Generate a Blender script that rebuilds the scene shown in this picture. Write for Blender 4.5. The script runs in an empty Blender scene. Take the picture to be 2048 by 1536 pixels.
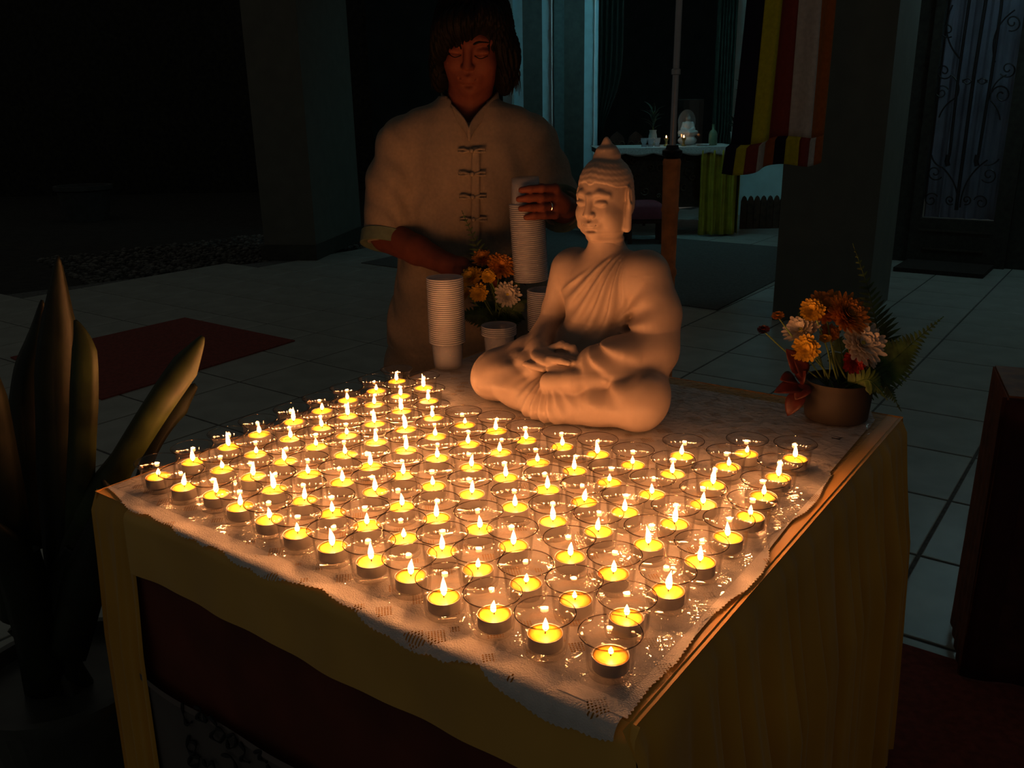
import bpy, bmesh, math, random
import numpy as np
from mathutils import Vector, Matrix, Euler

random.seed(7)
RNG = np.random.default_rng(7)
PI = math.pi
S = bpy.context.scene
C = S.collection

# ------------------------------------------------------------------ camera
FPX, PITCH, ROLL = 1740.0, math.radians(17.4), math.radians(1.05)
TZ = 0.74                      # table top height
CZ = TZ + 0.555                # camera height
cam_d = bpy.data.cameras.new('camera')
cam_d.sensor_fit = 'HORIZONTAL'
cam_d.sensor_width = 36.0
cam_d.lens = FPX / 2048.0 * 36.0
cam_d.clip_start = 0.05
cam = bpy.data.objects.new('camera', cam_d)
C.objects.link(cam)
_m = Matrix.Rotation(PI / 2 - PITCH, 4, 'X') @ Matrix.Rotation(-ROLL, 4, 'Z')
cam.matrix_world = Matrix.Translation((0, 0, CZ)) @ _m
S.camera = cam

# ------------------------------------------------------------------ world, lights, exposure
W = bpy.data.worlds.new('night')
S.world = W
W.use_nodes = True
W.node_tree.nodes['Background'].inputs[0].default_value = (1.0, 0.95, 0.80, 1)
W.node_tree.nodes['Background'].inputs[1].default_value = 0.033
S.view_settings.view_transform = 'Standard'
S.view_settings.look = 'None'
S.view_settings.gamma = 1.0
S.view_settings.use_curve_mapping = False
S.view_settings.exposure = 0.0
S.cycles.transparent_max_bounces = 32
S.cycles.max_bounces = 4
S.cycles.diffuse_bounces = 2
S.cycles.glossy_bounces = 2
S.cycles.adaptive_threshold = 0.1
S.cycles.adaptive_min_samples = 16
S.cycles.use_light_tree = False
S.cycles.sample_clamp_indirect = 4.0
S.cycles.caustics_reflective = True

FLAME_COL = (1.0, 0.365, 0.115)
FLAME_W = 0.175


def area(name, loc, target, size, power, col):
    l = bpy.data.lights.new(name, 'AREA')
    l.shape = 'RECTANGLE'
    l.size, l.size_y = size
    l.energy = power
    l.color = col
    o = bpy.data.objects.new(name, l)
    C.objects.link(o)
    o.location = loc
    o.rotation_euler = (Vector(target) - Vector(loc)).to_track_quat('-Z', 'Y').to_euler()
    return o


# fluorescent tubes of the prayer hall, hanging under its roof
area('porch_tube_light', (3.7, 6.1, 2.8), (3.3, 5.8, 0.0), (1.2, 0.045), 4.0, (0.50, 0.95, 1.0))
area('hall_tube_light', (1.5, 8.8, 2.75), (1.5, 10.3, 1.1), (1.2, 0.045), 6.5, (0.30, 0.88, 1.0))

# ------------------------------------------------------------------ projection helpers (photo measurements -> metres)
_c, _s, _cr, _sr = math.cos(PITCH), math.sin(PITCH), math.cos(ROLL), math.sin(ROLL)


def ray(px, py):
    a = (px - 1024) / FPX
    b = (768 - py) / FPX
    x = a * _cr + b * _sr
    u = -a * _sr + b * _cr
    return np.array([x, _c + u * _s, -_s + u * _c])


def onz(px, py, z):
    r = ray(px, py)
    return np.array([0, 0, CZ]) + r * ((z - CZ) / r[2])


def ony(px, py, y):
    r = ray(px, py)
    return np.array([0, 0, CZ]) + r * (y / r[1])


def onplane(px, py, p0, n):
    r = ray(px, py)
    o = np.array([0, 0, CZ])
    return o + r * (np.dot(np.array(p0) - o, n) / np.dot(r, n))


def pj(X):
    x, y, z = X[0], X[1], X[2] - CZ
    d = y * _c - z * _s
    u = y * _s + z * _c
    return 1024 + FPX * (x * _cr - u * _sr) / d, 768 - FPX * (x * _sr + u * _cr) / d, d


YAW = math.radians(-36.4)      # the table, the tiles and the rugs share this direction
U = np.array([math.cos(YAW), math.sin(YAW), 0])
V = np.array([-math.sin(YAW), math.cos(YAW), 0])
NEAR = np.array([0.096, 0.768, 0.0])


def wt(u, v, z=TZ):
    p = NEAR + u * U + v * V
    return np.array([p[0], p[1], z])


def tb(px, py, z=TZ):
    q = onz(px, py, z) - NEAR
    return q @ U, q @ V


# ------------------------------------------------------------------ materials
MATS = {}


def mat(name, col, rough=0.6, var=0.12, scale=30.0, metal=0.0, bump=0.0, bscale=None, sheen=0.0, spec=0.5, sub=0.0, trans=0.0,
        col2=None, coords='Object'):
    """procedural principled material: noise tint + optional noise bump; trans adds a translucent share (thin cloth, leaves)"""
    if name in MATS:
        return MATS[name]
    m = bpy.data.materials.new(name)
    m.use_nodes = True
    nt = m.node_tree
    b = nt.nodes['Principled BSDF']
    tc = nt.nodes.new('ShaderNodeTexCoord')
    nz = nt.nodes.new('ShaderNodeTexNoise')
    nz.inputs['Scale'].default_value = scale
    nz.inputs['Detail'].default_value = 2
    nt.links.new(tc.outputs[coords], nz.inputs['Vector'])
    rp = nt.nodes.new('ShaderNodeValToRGB')
    c2 = col2 if col2 else tuple(max(0, c * (1 - 2 * var)) for c in col)
    c1 = col if col2 else tuple(min(1, c * (1 + var)) for c in col)
    rp.color_ramp.elements[0].color = (*c2, 1)
    rp.color_ramp.elements[1].color = (*c1, 1)
    rp.color_ramp.elements[0].position = 0.3
    rp.color_ramp.elements[1].position = 0.7
    nt.links.new(nz.outputs['Fac'], rp.inputs['Fac'])
    nt.links.new(rp.outputs['Color'], b.inputs['Base Color'])
    b.inputs['Roughness'].default_value = rough
    b.inputs['Metallic'].default_value = metal
    b.inputs['Specular IOR Level'].default_value = spec
    if sheen:
        b.inputs['Sheen Weight'].default_value = sheen
    if sub:
        b.inputs['Subsurface Weight'].default_value = sub
        b.inputs['Subsurface Radius'].default_value = (0.014, 0.009, 0.004)
        b.inputs['Subsurface Scale'].default_value = 1.0
    if bump:
        n2 = nt.nodes.new('ShaderNodeTexNoise')
        n2.inputs['Scale'].default_value = bscale or scale * 3
        n2.inputs['Detail'].default_value = 1
        nt.links.new(tc.outputs[coords], n2.inputs['Vector'])
        bp = nt.nodes.new('ShaderNodeBump')
        bp.inputs['Strength'].default_value = bump
        bp.inputs['Distance'].default_value = 0.002
        nt.links.new(n2.outputs['Fac'], bp.inputs['Height'])
        nt.links.new(bp.outputs['Normal'], b.inputs['Normal'])
    if trans:
        tr = nt.nodes.new('ShaderNodeBsdfTranslucent')
        nt.links.new(rp.outputs['Color'], tr.inputs['Color'])
        mx = nt.nodes.new('ShaderNodeMixShader')
        mx.inputs[0].default_value = trans
        out = nt.nodes['Material Output']
        nt.links.new(b.outputs[0], mx.inputs[1])
        nt.links.new(tr.outputs[0], mx.inputs[2])
        nt.links.new(mx.outputs[0], out.inputs['Surface'])
    MATS[name] = m
    return m


def clear_mat(name, tint=(0.985, 0.985, 0.98), edge=(0.5, 0.47, 0.42), ior=1.45, rough=0.02, bump=0.0, bscale=20.0, haze=0.0,
              hazecol=(0.9, 0.9, 0.92), blend=0.25):
    """thin clear sheet: fresnel mirror over see-through, darker where the path through it is long; haze adds a milky share"""
    if name in MATS:
        return MATS[name]
    m = bpy.data.materials.new(name)
    m.use_nodes = True
    nt = m.node_tree
    nt.nodes.remove(nt.nodes['Principled BSDF'])
    out = nt.nodes['Material Output']
    fr = nt.nodes.new('ShaderNodeFresnel')
    ge = nt.nodes.new('ShaderNodeNewGeometry')      # a thin wall mirrors alike on both of its faces
    ma = nt.nodes.new('ShaderNodeMath')
    ma.operation = 'MULTIPLY_ADD'
    ma.inputs[1].default_value = 1 / ior - ior
    ma.inputs[2].default_value = ior
    nt.links.new(ge.outputs['Backfacing'], ma.inputs[0])
    nt.links.new(ma.outputs[0], fr.inputs['IOR'])
    lw = nt.nodes.new('ShaderNodeLayerWeight')
    lw.inputs['Blend'].default_value = blend
    mc = nt.nodes.new('ShaderNodeMix')
    mc.data_type = 'RGBA'
    mc.inputs['A'].default_value = (*tint, 1)
    mc.inputs['B'].default_value = (*edge, 1)
    nt.links.new(lw.outputs['Facing'], mc.inputs['Factor'])
    tp = nt.nodes.new('ShaderNodeBsdfTransparent')
    nt.links.new(mc.outputs['Result'], tp.inputs['Color'])
    gl = nt.nodes.new('ShaderNodeBsdfGlossy')
    gl.inputs['Roughness'].default_value = rough
    mx = nt.nodes.new('ShaderNodeMixShader')
    nt.links.new(fr.outputs[0], mx.inputs[0])
    src = tp.outputs[0]
    if haze:
        df = nt.nodes.new('ShaderNodeBsdfDiffuse')
        df.inputs['Color'].default_value = (*hazecol, 1)
        tl = nt.nodes.new('ShaderNodeBsdfTranslucent')
        tl.inputs['Color'].default_value = (*hazecol, 1)
        m1 = nt.nodes.new('ShaderNodeMixShader')
        m1.inputs[0].default_value = 0.5
        nt.links.new(df.outputs[0], m1.inputs[1])
        nt.links.new(tl.outputs[0], m1.inputs[2])
        m2 = nt.nodes.new('ShaderNodeMixShader')
        m2.inputs[0].default_value = haze
        nt.links.new(tp.outputs[0], m2.inputs[1])
        nt.links.new(m1.outputs[0], m2.inputs[2])
        src = m2.outputs[0]
    if bump:
        tc = nt.nodes.new('ShaderNodeTexCoord')
        nz = nt.nodes.new('ShaderNodeTexNoise')
        nz.inputs['Scale'].default_value = bscale * 0.7
        nz.inputs['Detail'].default_value = 2
        nz.inputs['Distortion'].default_value = 1.5
        nt.links.new(tc.outputs['Object'], nz.inputs['Vector'])
        bp = nt.nodes.new('ShaderNodeBump')
        bp.inputs['Strength'].default_value = bump
        bp.inputs['Distance'].default_value = 0.01
        nt.links.new(nz.outputs['Fac'], bp.inputs['Height'])
        for n in (gl, fr):
            nt.links.new(bp.outputs['Normal'], n.inputs['Normal'])
    nt.links.new(src, mx.inputs[1])
    nt.links.new(gl.outputs[0], mx.inputs[2])
    nt.links.new(mx.outputs[0], out.inputs['Surface'])
    MATS[name] = m
    return m


def glow_mat(name, col, strength, see_through=False):
    m = bpy.data.materials.new(name)
    m.use_nodes = True
    nt = m.node_tree
    nt.nodes.remove(nt.nodes['Principled BSDF'])
    e = nt.nodes.new('ShaderNodeEmission')
    e.inputs[0].default_value = (*col, 1)
    e.inputs[1].default_value = strength
    src = e.outputs[0]
    m.cycles.emission_sampling = 'FRONT'
    if see_through:                         # a flame does not block light; its light comes from the point lamp inside it
        tp = nt.nodes.new('ShaderNodeBsdfTransparent')
        ad = nt.nodes.new('ShaderNodeAddShader')
        nt.links.new(e.outputs[0], ad.inputs[0])
        nt.links.new(tp.outputs[0], ad.inputs[1])
        src = ad.outputs[0]
        m.cycles.emission_sampling = 'NONE'
    nt.links.new(src, nt.nodes['Material Output'].inputs['Surface'])
    MATS[name] = m
    return m


# ------------------------------------------------------------------ mesh helpers
class MB:
    """collects simple shapes, builds one mesh object"""

    def __init__(s):
        s.v, s.f = [], []

    def add(s, v, f):
        o = len(s.v)
        s.v += [tuple(map(float, p)) for p in v]
        s.f += [tuple(i + o for i in q) for q in f]
        return s

    def box(s, lo, hi, M=None):
        x0, y0, z0 = lo
        x1, y1, z1 = hi
        v = [(x0, y0, z0), (x1, y0, z0), (x1, y1, z0), (x0, y1, z0), (x0, y0, z1), (x1, y0, z1), (x1, y1, z1), (x0, y1, z1)]
        if M is not None:
            v = [tuple(M @ Vector(p)) for p in v]
        return s.add(v, [(3, 2, 1, 0), (4, 5, 6, 7), (0, 1, 5, 4), (1, 2, 6, 5), (2, 3, 7, 6), (3, 0, 4, 7)])

    def prism(s, poly, z0, z1):
        n = len(poly)
        v = [(p[0], p[1], z0) for p in poly] + [(p[0], p[1], z1) for p in poly]
        f = [tuple(range(n - 1, -1, -1)), tuple(range(n, 2 * n))] + [(i, (i + 1) % n, n + (i + 1) % n, n + i) for i in range(n)]
        return s.add(v, f)

    def lathe(s, prof, n=32, M=None, cap0=False, cap1=False):
        v, f = [], []
        for r, z in prof:
            for k in range(n):
                a = 2 * PI * k / n
                v.append((r * math.cos(a), r * math.sin(a), z))
        m = len(prof)
        for i in range(m - 1):
            for k in range(n):
                k2 = (k + 1) % n
                f.append((i * n + k, i * n + k2, (i + 1) * n + k2, (i + 1) * n + k))
        if cap0:
            f.append(tuple(range(n - 1, -1, -1)))
        if cap1:
            f.append(tuple(range((m - 1) * n, m * n)))
        if M is not None:
            v = [tuple(M @ Vector(p)) for p in v]
        return s.add(v, f)

    def tube(s, pts, rad, n=8, cap=True):
        pts = [Vector(p) for p in pts]
        if not hasattr(rad, '__len__'):
            rad = [rad] * len(pts)
        v, f = [], []
        up = None
        for i, p in enumerate(pts):
            t = (pts[min(i + 1, len(pts) - 1)] - pts[max(i - 1, 0)]).normalized()
            if up is None:
                up = Vector((0, 0, 1)) if abs(t.z) < 0.9 else Vector((1, 0, 0))
            a = t.cross(up)
            if a.length < 1e-6:
                a = t.orthogonal()
            a.normalize()
            b = a.cross(t).normalized()
            up = b
            for k in range(n):
                w = 2 * PI * k / n
                v.append(p + (a * math.cos(w) + b * math.sin(w)) * rad[i])
        for i in range(len(pts) - 1):
            for k in range(n):
                k2 = (k + 1) % n
                f.append((i * n + k, i * n + k2, (i + 1) * n + k2, (i + 1) * n + k))
        if cap:
            f.append(tuple(range(n - 1, -1, -1)))
            f.append(tuple(range((len(pts) - 1) * n, len(pts) * n)))
        return s.add(v, f)

    def ball(s, c, r, n=12, m=8):
        rx, ry, rz = (r, r, r) if not hasattr(r, '__len__') else r
        v = [(c[0], c[1], c[2] - rz)]
        f = []
        for i in range(1, m):
            a = -PI / 2 + PI * i / m
            for k in range(n):
                w = 2 * PI * k / n
                v.append((c[0] + rx * math.cos(a) * math.cos(w), c[1] + ry * math.cos(a) * math.sin(w), c[2] + rz * math.sin(a)))
        v.append((c[0], c[1], c[2] + rz))
        for k in range(n):
            f.append((0, 1 + (k + 1) % n, 1 + k))
            f.append((len(v) - 1, 1 + (m - 2) * n + k, 1 + (m - 2) * n + (k + 1) % n))
        for i in range(m - 2):
            for k in range(n):
                k2 = (k + 1) % n
                f.append((1 + i * n + k, 1 + i * n + k2, 1 + (i + 1) * n + k2, 1 + (i + 1) * n + k))
        return s.add(v, f)

    def grid(s, fn, nu, nv):
        """surface fn(i/nu, j/nv) -> point"""
        v = [fn(i / nu, j / nv) for j in range(nv + 1) for i in range(nu + 1)]
        f = []
        for j in range(nv):
            for i in range(nu):
                a = j * (nu + 1) + i
                f.append((a, a + 1, a + nu + 2, a + nu + 1))
        return s.add(v, f)

    def build(s, name, m, parent=None, smooth=False, kind=None, thick=0.0):
        me = bpy.data.meshes.new(name)
        me.from_pydata(s.v, [], s.f)
        me.update()
        return link(name, me, m, parent, smooth, kind, thick)


def link(name, me, m, parent=None, smooth=False, kind=None, thick=0.0):
    if m:
        me.materials.append(m)
    if smooth:
        me.polygons.foreach_set('use_smooth', [True] * len(me.polygons))
        if smooth != 'all':
            try:
                me.set_sharp_from_angle(angle=math.radians(50))
            except Exception:
                pass
    o = bpy.data.objects.new(name, me)
    C.objects.link(o)
    if parent:
        o.parent = parent
    if kind:
        o['kind'] = kind
    if thick:
        md = o.modifiers.new('thickness', 'SOLIDIFY')
        md.thickness = thick
        md.offset = 0
    return o


def tag(o, label, cat, group=None, kind=None):
    o['label'] = label
    o['category'] = cat
    if group:
        o['group'] = group
    if kind:
        o['kind'] = kind
    return o


def struct(o, label=None):
    o['kind'] = 'structure'
    if label:
        o['label'] = label
    return o


def empty(name, loc=(0, 0, 0), rotz=0.0):
    o = bpy.data.objects.new(name, None)
    o.empty_display_size = 0.05
    C.objects.link(o)
    o.location = tuple(map(float, loc))
    o.rotation_euler = (0, 0, rotz)
    return o


def copy_tree(o, parent=None):
    c = o.copy()
    C.objects.link(c)
    c.parent = parent
    for ch in list(o.children):
        copy_tree(ch, c)
    return c


ORD = ['zeroth', 'first', 'second', 'third', 'fourth', 'fifth', 'sixth', 'seventh', 'eighth', 'ninth', 'tenth', 'eleventh', 'twelfth',
       'thirteenth']


# ------------------------------------------------------------------ signed-distance sculpting
class Field:
    def __init__(s, lo, hi, h):
        s.lo, s.h = np.array(lo, np.float32), h
        s.n = [int((b - a) / h) + 1 for a, b in zip(lo, hi)]
        s.ax = [(s.lo[i] + h * np.arange(s.n[i])).astype(np.float32) for i in range(3)]
        s.f = np.full(s.n, 0.2, np.float32)

    def sl(s, lo, hi):
        out = []
        for i in range(3):
            a = max(0, int((lo[i] - s.lo[i]) / s.h))
            b = min(s.n[i], int((hi[i] - s.lo[i]) / s.h) + 2)
            if b <= a:
                return None
            out.append(slice(a, b))
        return tuple(out)

    def xyz(s, q):
        return (s.ax[0][q[0]][:, None, None], s.ax[1][q[1]][None, :, None], s.ax[2][q[2]][None, None, :])

    def put(s, d, q, k, op):
        a = s.f[q]
        if op == 'sub':
            d = -d
            if k > 0:
                hh = np.clip(0.5 - 0.5 * (a - d) / k, 0, 1)
                s.f[q] = a * (1 - hh) + d * hh + k * hh * (1 - hh)
            else:
                s.f[q] = np.maximum(a, d)
            return
        if k > 0:
            hh = np.clip(0.5 + 0.5 * (a - d) / k, 0, 1)
            s.f[q] = a * (1 - hh) + d * hh - k * hh * (1 - hh)
        else:
            s.f[q] = np.minimum(a, d)

    def ell(s, c, r, k=0.01, R=None, op='add'):
        c = np.array(c, np.float32)
        m = max(r) + k + 4 * s.h
        q = s.sl(c - m, c + m)
        if q is None:
            return
        x, y, z = s.xyz(q)
        x, y, z = x - c[0], y - c[1], z - c[2]
        if R is not None:
            R = np.array(R, np.float32)
            x, y, z = (R[0, 0] * x + R[1, 0] * y + R[2, 0] * z, R[0, 1] * x + R[1, 1] * y + R[2, 1] * z,
                       R[0, 2] * x + R[1, 2] * y + R[2, 2] * z)
        k0 = np.sqrt((x / r[0]) ** 2 + (y / r[1]) ** 2 + (z / r[2]) ** 2)
        k1 = np.sqrt((x / r[0] ** 2) ** 2 + (y / r[1] ** 2) ** 2 + (z / r[2] ** 2) ** 2) + 1e-9
        s.put((k0 * (k0 - 1) / k1).astype(np.float32), q, k, op)

    def cap(s, a, b, r1, r2=None, k=0.01, op='add'):
        r2 = r1 if r2 is None else r2
        a, b = np.array(a, np.float32), np.array(b, np.float32)
        m = max(r1, r2) + k + 4 * s.h
        q = s.sl(np.minimum(a, b) - m, np.maximum(a, b) + m)
        if q is None:
            return
        x, y, z = s.xyz(q)
        d = b - a
        t = np.clip(((x - a[0]) * d[0] + (y - a[1]) * d[1] + (z - a[2]) * d[2]) / max(float(d @ d), 1e-9), 0, 1)
        dist = np.sqrt((x - a[0] - t * d[0]) ** 2 + (y - a[1] - t * d[1]) ** 2 + (z - a[2] - t * d[2]) ** 2)
        s.put((dist - (r1 + (r2 - r1) * t)).astype(np.float32), q, k, op)

    def chain(s, pts, rs, k=0.006):
        for i in range(len(pts) - 1):
            s.cap(pts[i], pts[i + 1], rs[i], rs[i + 1], k)

    def warp(s, fn, lo, hi):
        q = s.sl(lo, hi)
        x, y, z = s.xyz(q)
        s.f[q] = s.f[q] + fn(x, y, z, s.f[q]).astype(np.float32)

    def mesh(s, name):
        f = s.f
        f[0], f[-1], f[:, 0], f[:, -1], f[:, :, 0], f[:, :, -1] = 1, 1, 1, 1, 1, 1
        ins = f < 0
        nx, ny, nz = f.shape
        cnt = np.zeros((nx - 1, ny - 1, nz - 1), np.int8)
        for i in (0, 1):
            for j in (0, 1):
                for l in (0, 1):
                    cnt += ins[i:nx - 1 + i, j:ny - 1 + j, l:nz - 1 + l]
        act = (cnt > 0) & (cnt < 8)
        idx = np.argwhere(act)
        idm = np.full(act.shape, -1, np.int32)
        idm[act] = np.arange(len(idx))
        off = np.array([[i, j, l] for i in (0, 1) for j in (0, 1) for l in (0, 1)])
        val = np.stack([f[idx[:, 0] + o[0], idx[:, 1] + o[1], idx[:, 2] + o[2]] for o in off], 1)
        acc = np.zeros((len(idx), 3))
        num = np.zeros(len(idx))
        for a in range(8):
            for b in range(a + 1, 8):
                if np.abs(off[a] - off[b]).sum() != 1:
                    continue
                m = (val[:, a] < 0) != (val[:, b] < 0)
                t = val[m, a] / (val[m, a] - val[m, b])
                acc[m] += off[a] + t[:, None] * (off[b] - off[a])
                num[m] += 1
        vert = (idx + acc / num[:, None]) * s.h + s.lo
        quads = []
        e = np.argwhere(ins[:-1, 1:-1, 1:-1] != ins[1:, 1:-1, 1:-1]) + [0, 1, 1]
        i, j, l = e.T
        fl = ins[i, j, l]
        qd = np.stack([idm[i, j - 1, l - 1], idm[i, j, l - 1], idm[i, j, l], idm[i, j - 1, l]], 1)
        qd[~fl] = qd[~fl][:, ::-1]
        quads.append(qd)
        e = np.argwhere(ins[1:-1, :-1, 1:-1] != ins[1:-1, 1:, 1:-1]) + [1, 0, 1]
        i, j, l = e.T
        fl = ins[i, j, l]
        qd = np.stack([idm[i - 1, j, l - 1], idm[i - 1, j, l], idm[i, j, l], idm[i, j, l - 1]], 1)
        qd[~fl] = qd[~fl][:, ::-1]
        quads.append(qd)
        e = np.argwhere(ins[1:-1, 1:-1, :-1] != ins[1:-1, 1:-1, 1:]) + [1, 1, 0]
        i, j, l = e.T
        fl = ins[i, j, l]
        qd = np.stack([idm[i - 1, j - 1, l], idm[i, j - 1, l], idm[i, j, l], idm[i - 1, j, l]], 1)
        qd[~fl] = qd[~fl][:, ::-1]
        quads.append(qd)
        q = np.concatenate(quads).astype(np.int32)
        me = bpy.data.meshes.new(name)
        me.vertices.add(len(vert))
        me.vertices.foreach_set('co', vert.astype(np.float32).ravel())
        me.loops.add(len(q) * 4)
        me.loops.foreach_set('vertex_index', q.ravel())
        me.polygons.add(len(q))
        me.polygons.foreach_set('loop_start', np.arange(len(q), dtype=np.int32) * 4)
        me.update(calc_edges=True)
        me.validate()
        return me


def rotm(rx=0, ry=0, rz=0):
    return np.array(Euler((rx, ry, rz), 'XYZ').to_matrix())
# ================================================================== THE SETTING
M_tile = mat('floor_tile', (0.36, 0.40, 0.37), 0.32, 0.10, 6.0)
M_grout = mat('grout', (0.11, 0.12, 0.12), 0.9, 0.2, 40)
M_col = mat('column_paint', (0.11, 0.115, 0.095), 0.7, 0.06, 8.0)
M_white = mat('frame_paint', (0.46, 0.72, 0.80), 0.45, 0.05, 10.0)
M_dark = mat('dark_wood', (0.028, 0.028, 0.022), 0.6, 0.25, 25.0)
M_olive = mat('olive_panel', (0.040, 0.044, 0.034), 0.6, 0.15, 14.0)

# floor: slab with the single tiles on it
GA, GB = np.array([-3.97, 6.69]), np.array([-2.2, 8.17])       # garden side edge of the paved floor
g_dir = (GB - GA) / np.linalg.norm(GB - GA)
g_nrm = np.array([g_dir[1], -g_dir[0]])


def paved(p):
    return (np.array(p[:2]) - GA) @ g_nrm > 0


fl = MB()
e0, e1 = GA - g_dir * 8.5, GA + g_dir * 8.5
fl.prism([(e0[0], e0[1]), (6.5, -1.5), (8.5, 8), (5, 15), (e1[0], e1[1])], -0.12, -0.004)
floor = struct(fl.build('floor', M_grout), 'grey square floor tiles laid diagonally with dark joints')
TS = 0.4625
tiles = []
for i in range(-26, 16):
    for j in range(-3, 34):
        u0, v0 = -0.41 + i * TS, 2.137 + (j - 4) * TS
        cp = (u0 + TS / 2) * U + (v0 + TS / 2) * V
        if cp[1] < 0.1 or cp[1] > 12.5 or cp[0] > 7 or not paved(cp):
            continue
        x, y, d = pj(cp)
        if d < 0.2 or x < -900 or x > 3000 or y > 2600:
            continue
        seen_ = -60 < x < 2110 and -20 < y < 1600
        tiles.append((d if seen_ else d + 50, cp))
tiles.sort(key=lambda t: t[0])
tm = MB()
hw = TS / 2 - 0.006
tm.v = [tuple(sx * a * U + sy * a * V + np.array([0, 0, z])) for z, a in ((-0.01, hw), (-0.0015, hw), (0.0, hw - 0.0025)) for sx, sy in
        ((-1, -1), (1, -1), (1, 1), (-1, 1))]
tm.f = [(8, 9, 10, 11)] + [(r * 4 + k, r * 4 + (k + 1) % 4, r * 4 + 4 + (k + 1) % 4, r * 4 + 4 + k) for r in (0, 1) for k in range(4)]
tile0 = tm.build('tile', M_tile, floor)
rest = MB()
for n, (d, cp) in enumerate(tiles):
    if n == 0:
        tile0.location = cp
    elif n < 300:
        t = tile0.copy()
        C.objects.link(t)
        t.location = cp
    else:
        rest.add([np.array(p) + cp for p in tm.v], tm.f)
if rest.v:
    rest.build('tile_field', M_tile, floor, kind='stuff')

# garden beyond the paving: dark ground, gravel, a low kerb, a back wall lost in the dark
M_soil = mat('soil', (0.02, 0.022, 0.018), 0.95, 0.3, 12)
gd = MB()
gd.prism([(e0[0], e0[1]), (e1[0], e1[1]), (-2, 22), (-16, 18), (-14, 0)], -0.5, -0.125)
struct(gd.build('garden_ground', M_soil), 'dark bare ground of the garden beside the paving')
gv = MB()
for _ in range(2600):
    t = RNG.uniform(-1.5, 2.2)
    w = RNG.uniform(0.25, 2.6)
    p = GB + g_dir * t - g_nrm * w
    r = RNG.uniform(0.012, 0.035)
    gv.ball((p[0], p[1], -0.125 + r * 0.5), (r, r * RNG.uniform(.7, 1.2), r * .7), 5, 3)
M_gravel = mat('gravel', (0.13, 0.135, 0.125), 0.85, 0.4, 9)
tag(gv.build('gravel', M_gravel), 'loose grey gravel on the dark ground behind the paving edge', 'gravel', kind='stuff')
wb = MB()
wb.box((-16, 17.4, -0.5), (9, 17.7, 4.5))
struct(wb.build('wall_back', M_soil), 'dark garden wall far behind')
pl = MB()
pc = onz(170, 400, -0.12)*np.array([.8,.8,1])
pl.lathe([(0.0, 0.0), (0.30, 0.0), (0.36, 0.42), (0.40, 0.44), (0.40, 0.5), (0.35, 0.5), (0.34, 0.44), (0, 0.44)], 20)
pl = pl.build('garden_planter', mat('planter_stone', (0.05, 0.06, 0.06), 0.8, 0.15, 12), None, True)
pl.location = (pc[0], pc[1], -0.125)
tag(pl, 'pale round stone planter standing in the dark garden', 'planter')

# columns
colL = MB()
colL.prism([(-1.80, 8.12), (-1.60, 9.5), (-2.13, 9.58), (-2.30, 8.2)], 0, 3.4)
struct(colL.build('column_left', M_col), 'plain square column between the garden and the hall')
colL2 = MB()
colL2.prism([(-1.795, 8.09), (-1.575, 9.515), (-2.14, 9.6), (-2.33, 8.17)], 0, 0.14)
struct(colL2.build('trim_1', M_olive), 'low skirting round the foot of the garden column')
cA, cB = np.array([1.66, 5.39]), np.array([2.235, 5.33])
cC = np.array([2.62, 5.93])
colR = MB()
colR.prism([cA, cB, cC, cA + (cC - cB)], 0, 3.4)
struct(colR.build('column_right', M_col), 'thick square column behind the striped flag')

# hall front: folded door leaves and jambs, seen edge on
YF = 10.35


def px_x(px, y, z=1.4):
    lo, hi = -5.0, 8.0
    for _ in range(40):
        md = (lo + hi) / 2
        if pj((md, y, z))[0] < px:
            lo = md
        else:
            hi = md
    return (lo + hi) / 2


def leaf(name, p0, p1, y0, y1, m, label, z1=3.2, dep=0.06):
    x0, x1 = px_x(p0, y0), px_x(p1, y1)
    d = np.array([x1 - x0, y1 - y0])
    d = d / np.linalg.norm(d)
    n = np.array([-d[1], d[0]]) * dep
    b = MB()
    b.prism([(x0, y0), (x1, y1), (x1 + n[0], y1 + n[1]), (x0 + n[0], y0 + n[1])], 0, z1)
    return struct(b.build(name, m), label)


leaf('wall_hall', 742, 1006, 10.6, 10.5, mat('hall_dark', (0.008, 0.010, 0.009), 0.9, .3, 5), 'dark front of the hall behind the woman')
d1 = leaf('door_1', 1006, 1047, 10.42, 10.30, M_white, 'pale folding door leaf beside the woman\'s hair')
b = MB()
x0 = px_x(1026, 10.36)
b.box((x0 - .012, 10.30, 0.0), (x0 + .012, 10.36, 3.2))
b.build('hinge_post', mat('frame_edge', (0.3, 0.42, 0.43), 0.4, .05, 20), d1)
leaf('door_2', 1047, 1085, 10.30, 10.36, M_olive, 'dark door leaf next to the pale one')  # olive colour, darker than the neighbouring leaves
d3 = leaf('door_3', 1085, 1128, 10.36, 10.30, M_white, 'pale grey folding door leaf with a bright edge strip')
b = MB()
x0 = px_x(1104, 10.32)
b.box((x0 - .008, 10.285, 0.0), (x0 + .008, 10.335, 3.2))
b.build('edge_strip', mat('bright_strip', (0.8, 0.86, 0.86), 0.3, .03, 20), d3)
b = MB()
xa, xb = px_x(1108, 10.30), px_x(1128, 10.28)
b.box((xa, 10.26, 0.0), (xb, 10.295, 3.2))
b.build('door_stile', mat('stile_teal', (0.065, 0.11, 0.11), 0.5, .1, 20), d3)
leaf('wall_pier', 1128, 1168, 10.30, 10.34, M_olive, 'dark narrow pier between the door leaves')
d4 = leaf('door_4', 1168, 1194, 10.34, 10.30, M_white, 'pale door leaf at the edge of the dark hall opening')
b = MB()
x0 = px_x(1188, 10.3)
b.box((x0 - .006, 10.275, 0.0), (x0 + .006, 10.31, 3.2))
b.build('edge_strip', MATS['bright_strip'], d4)
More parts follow.
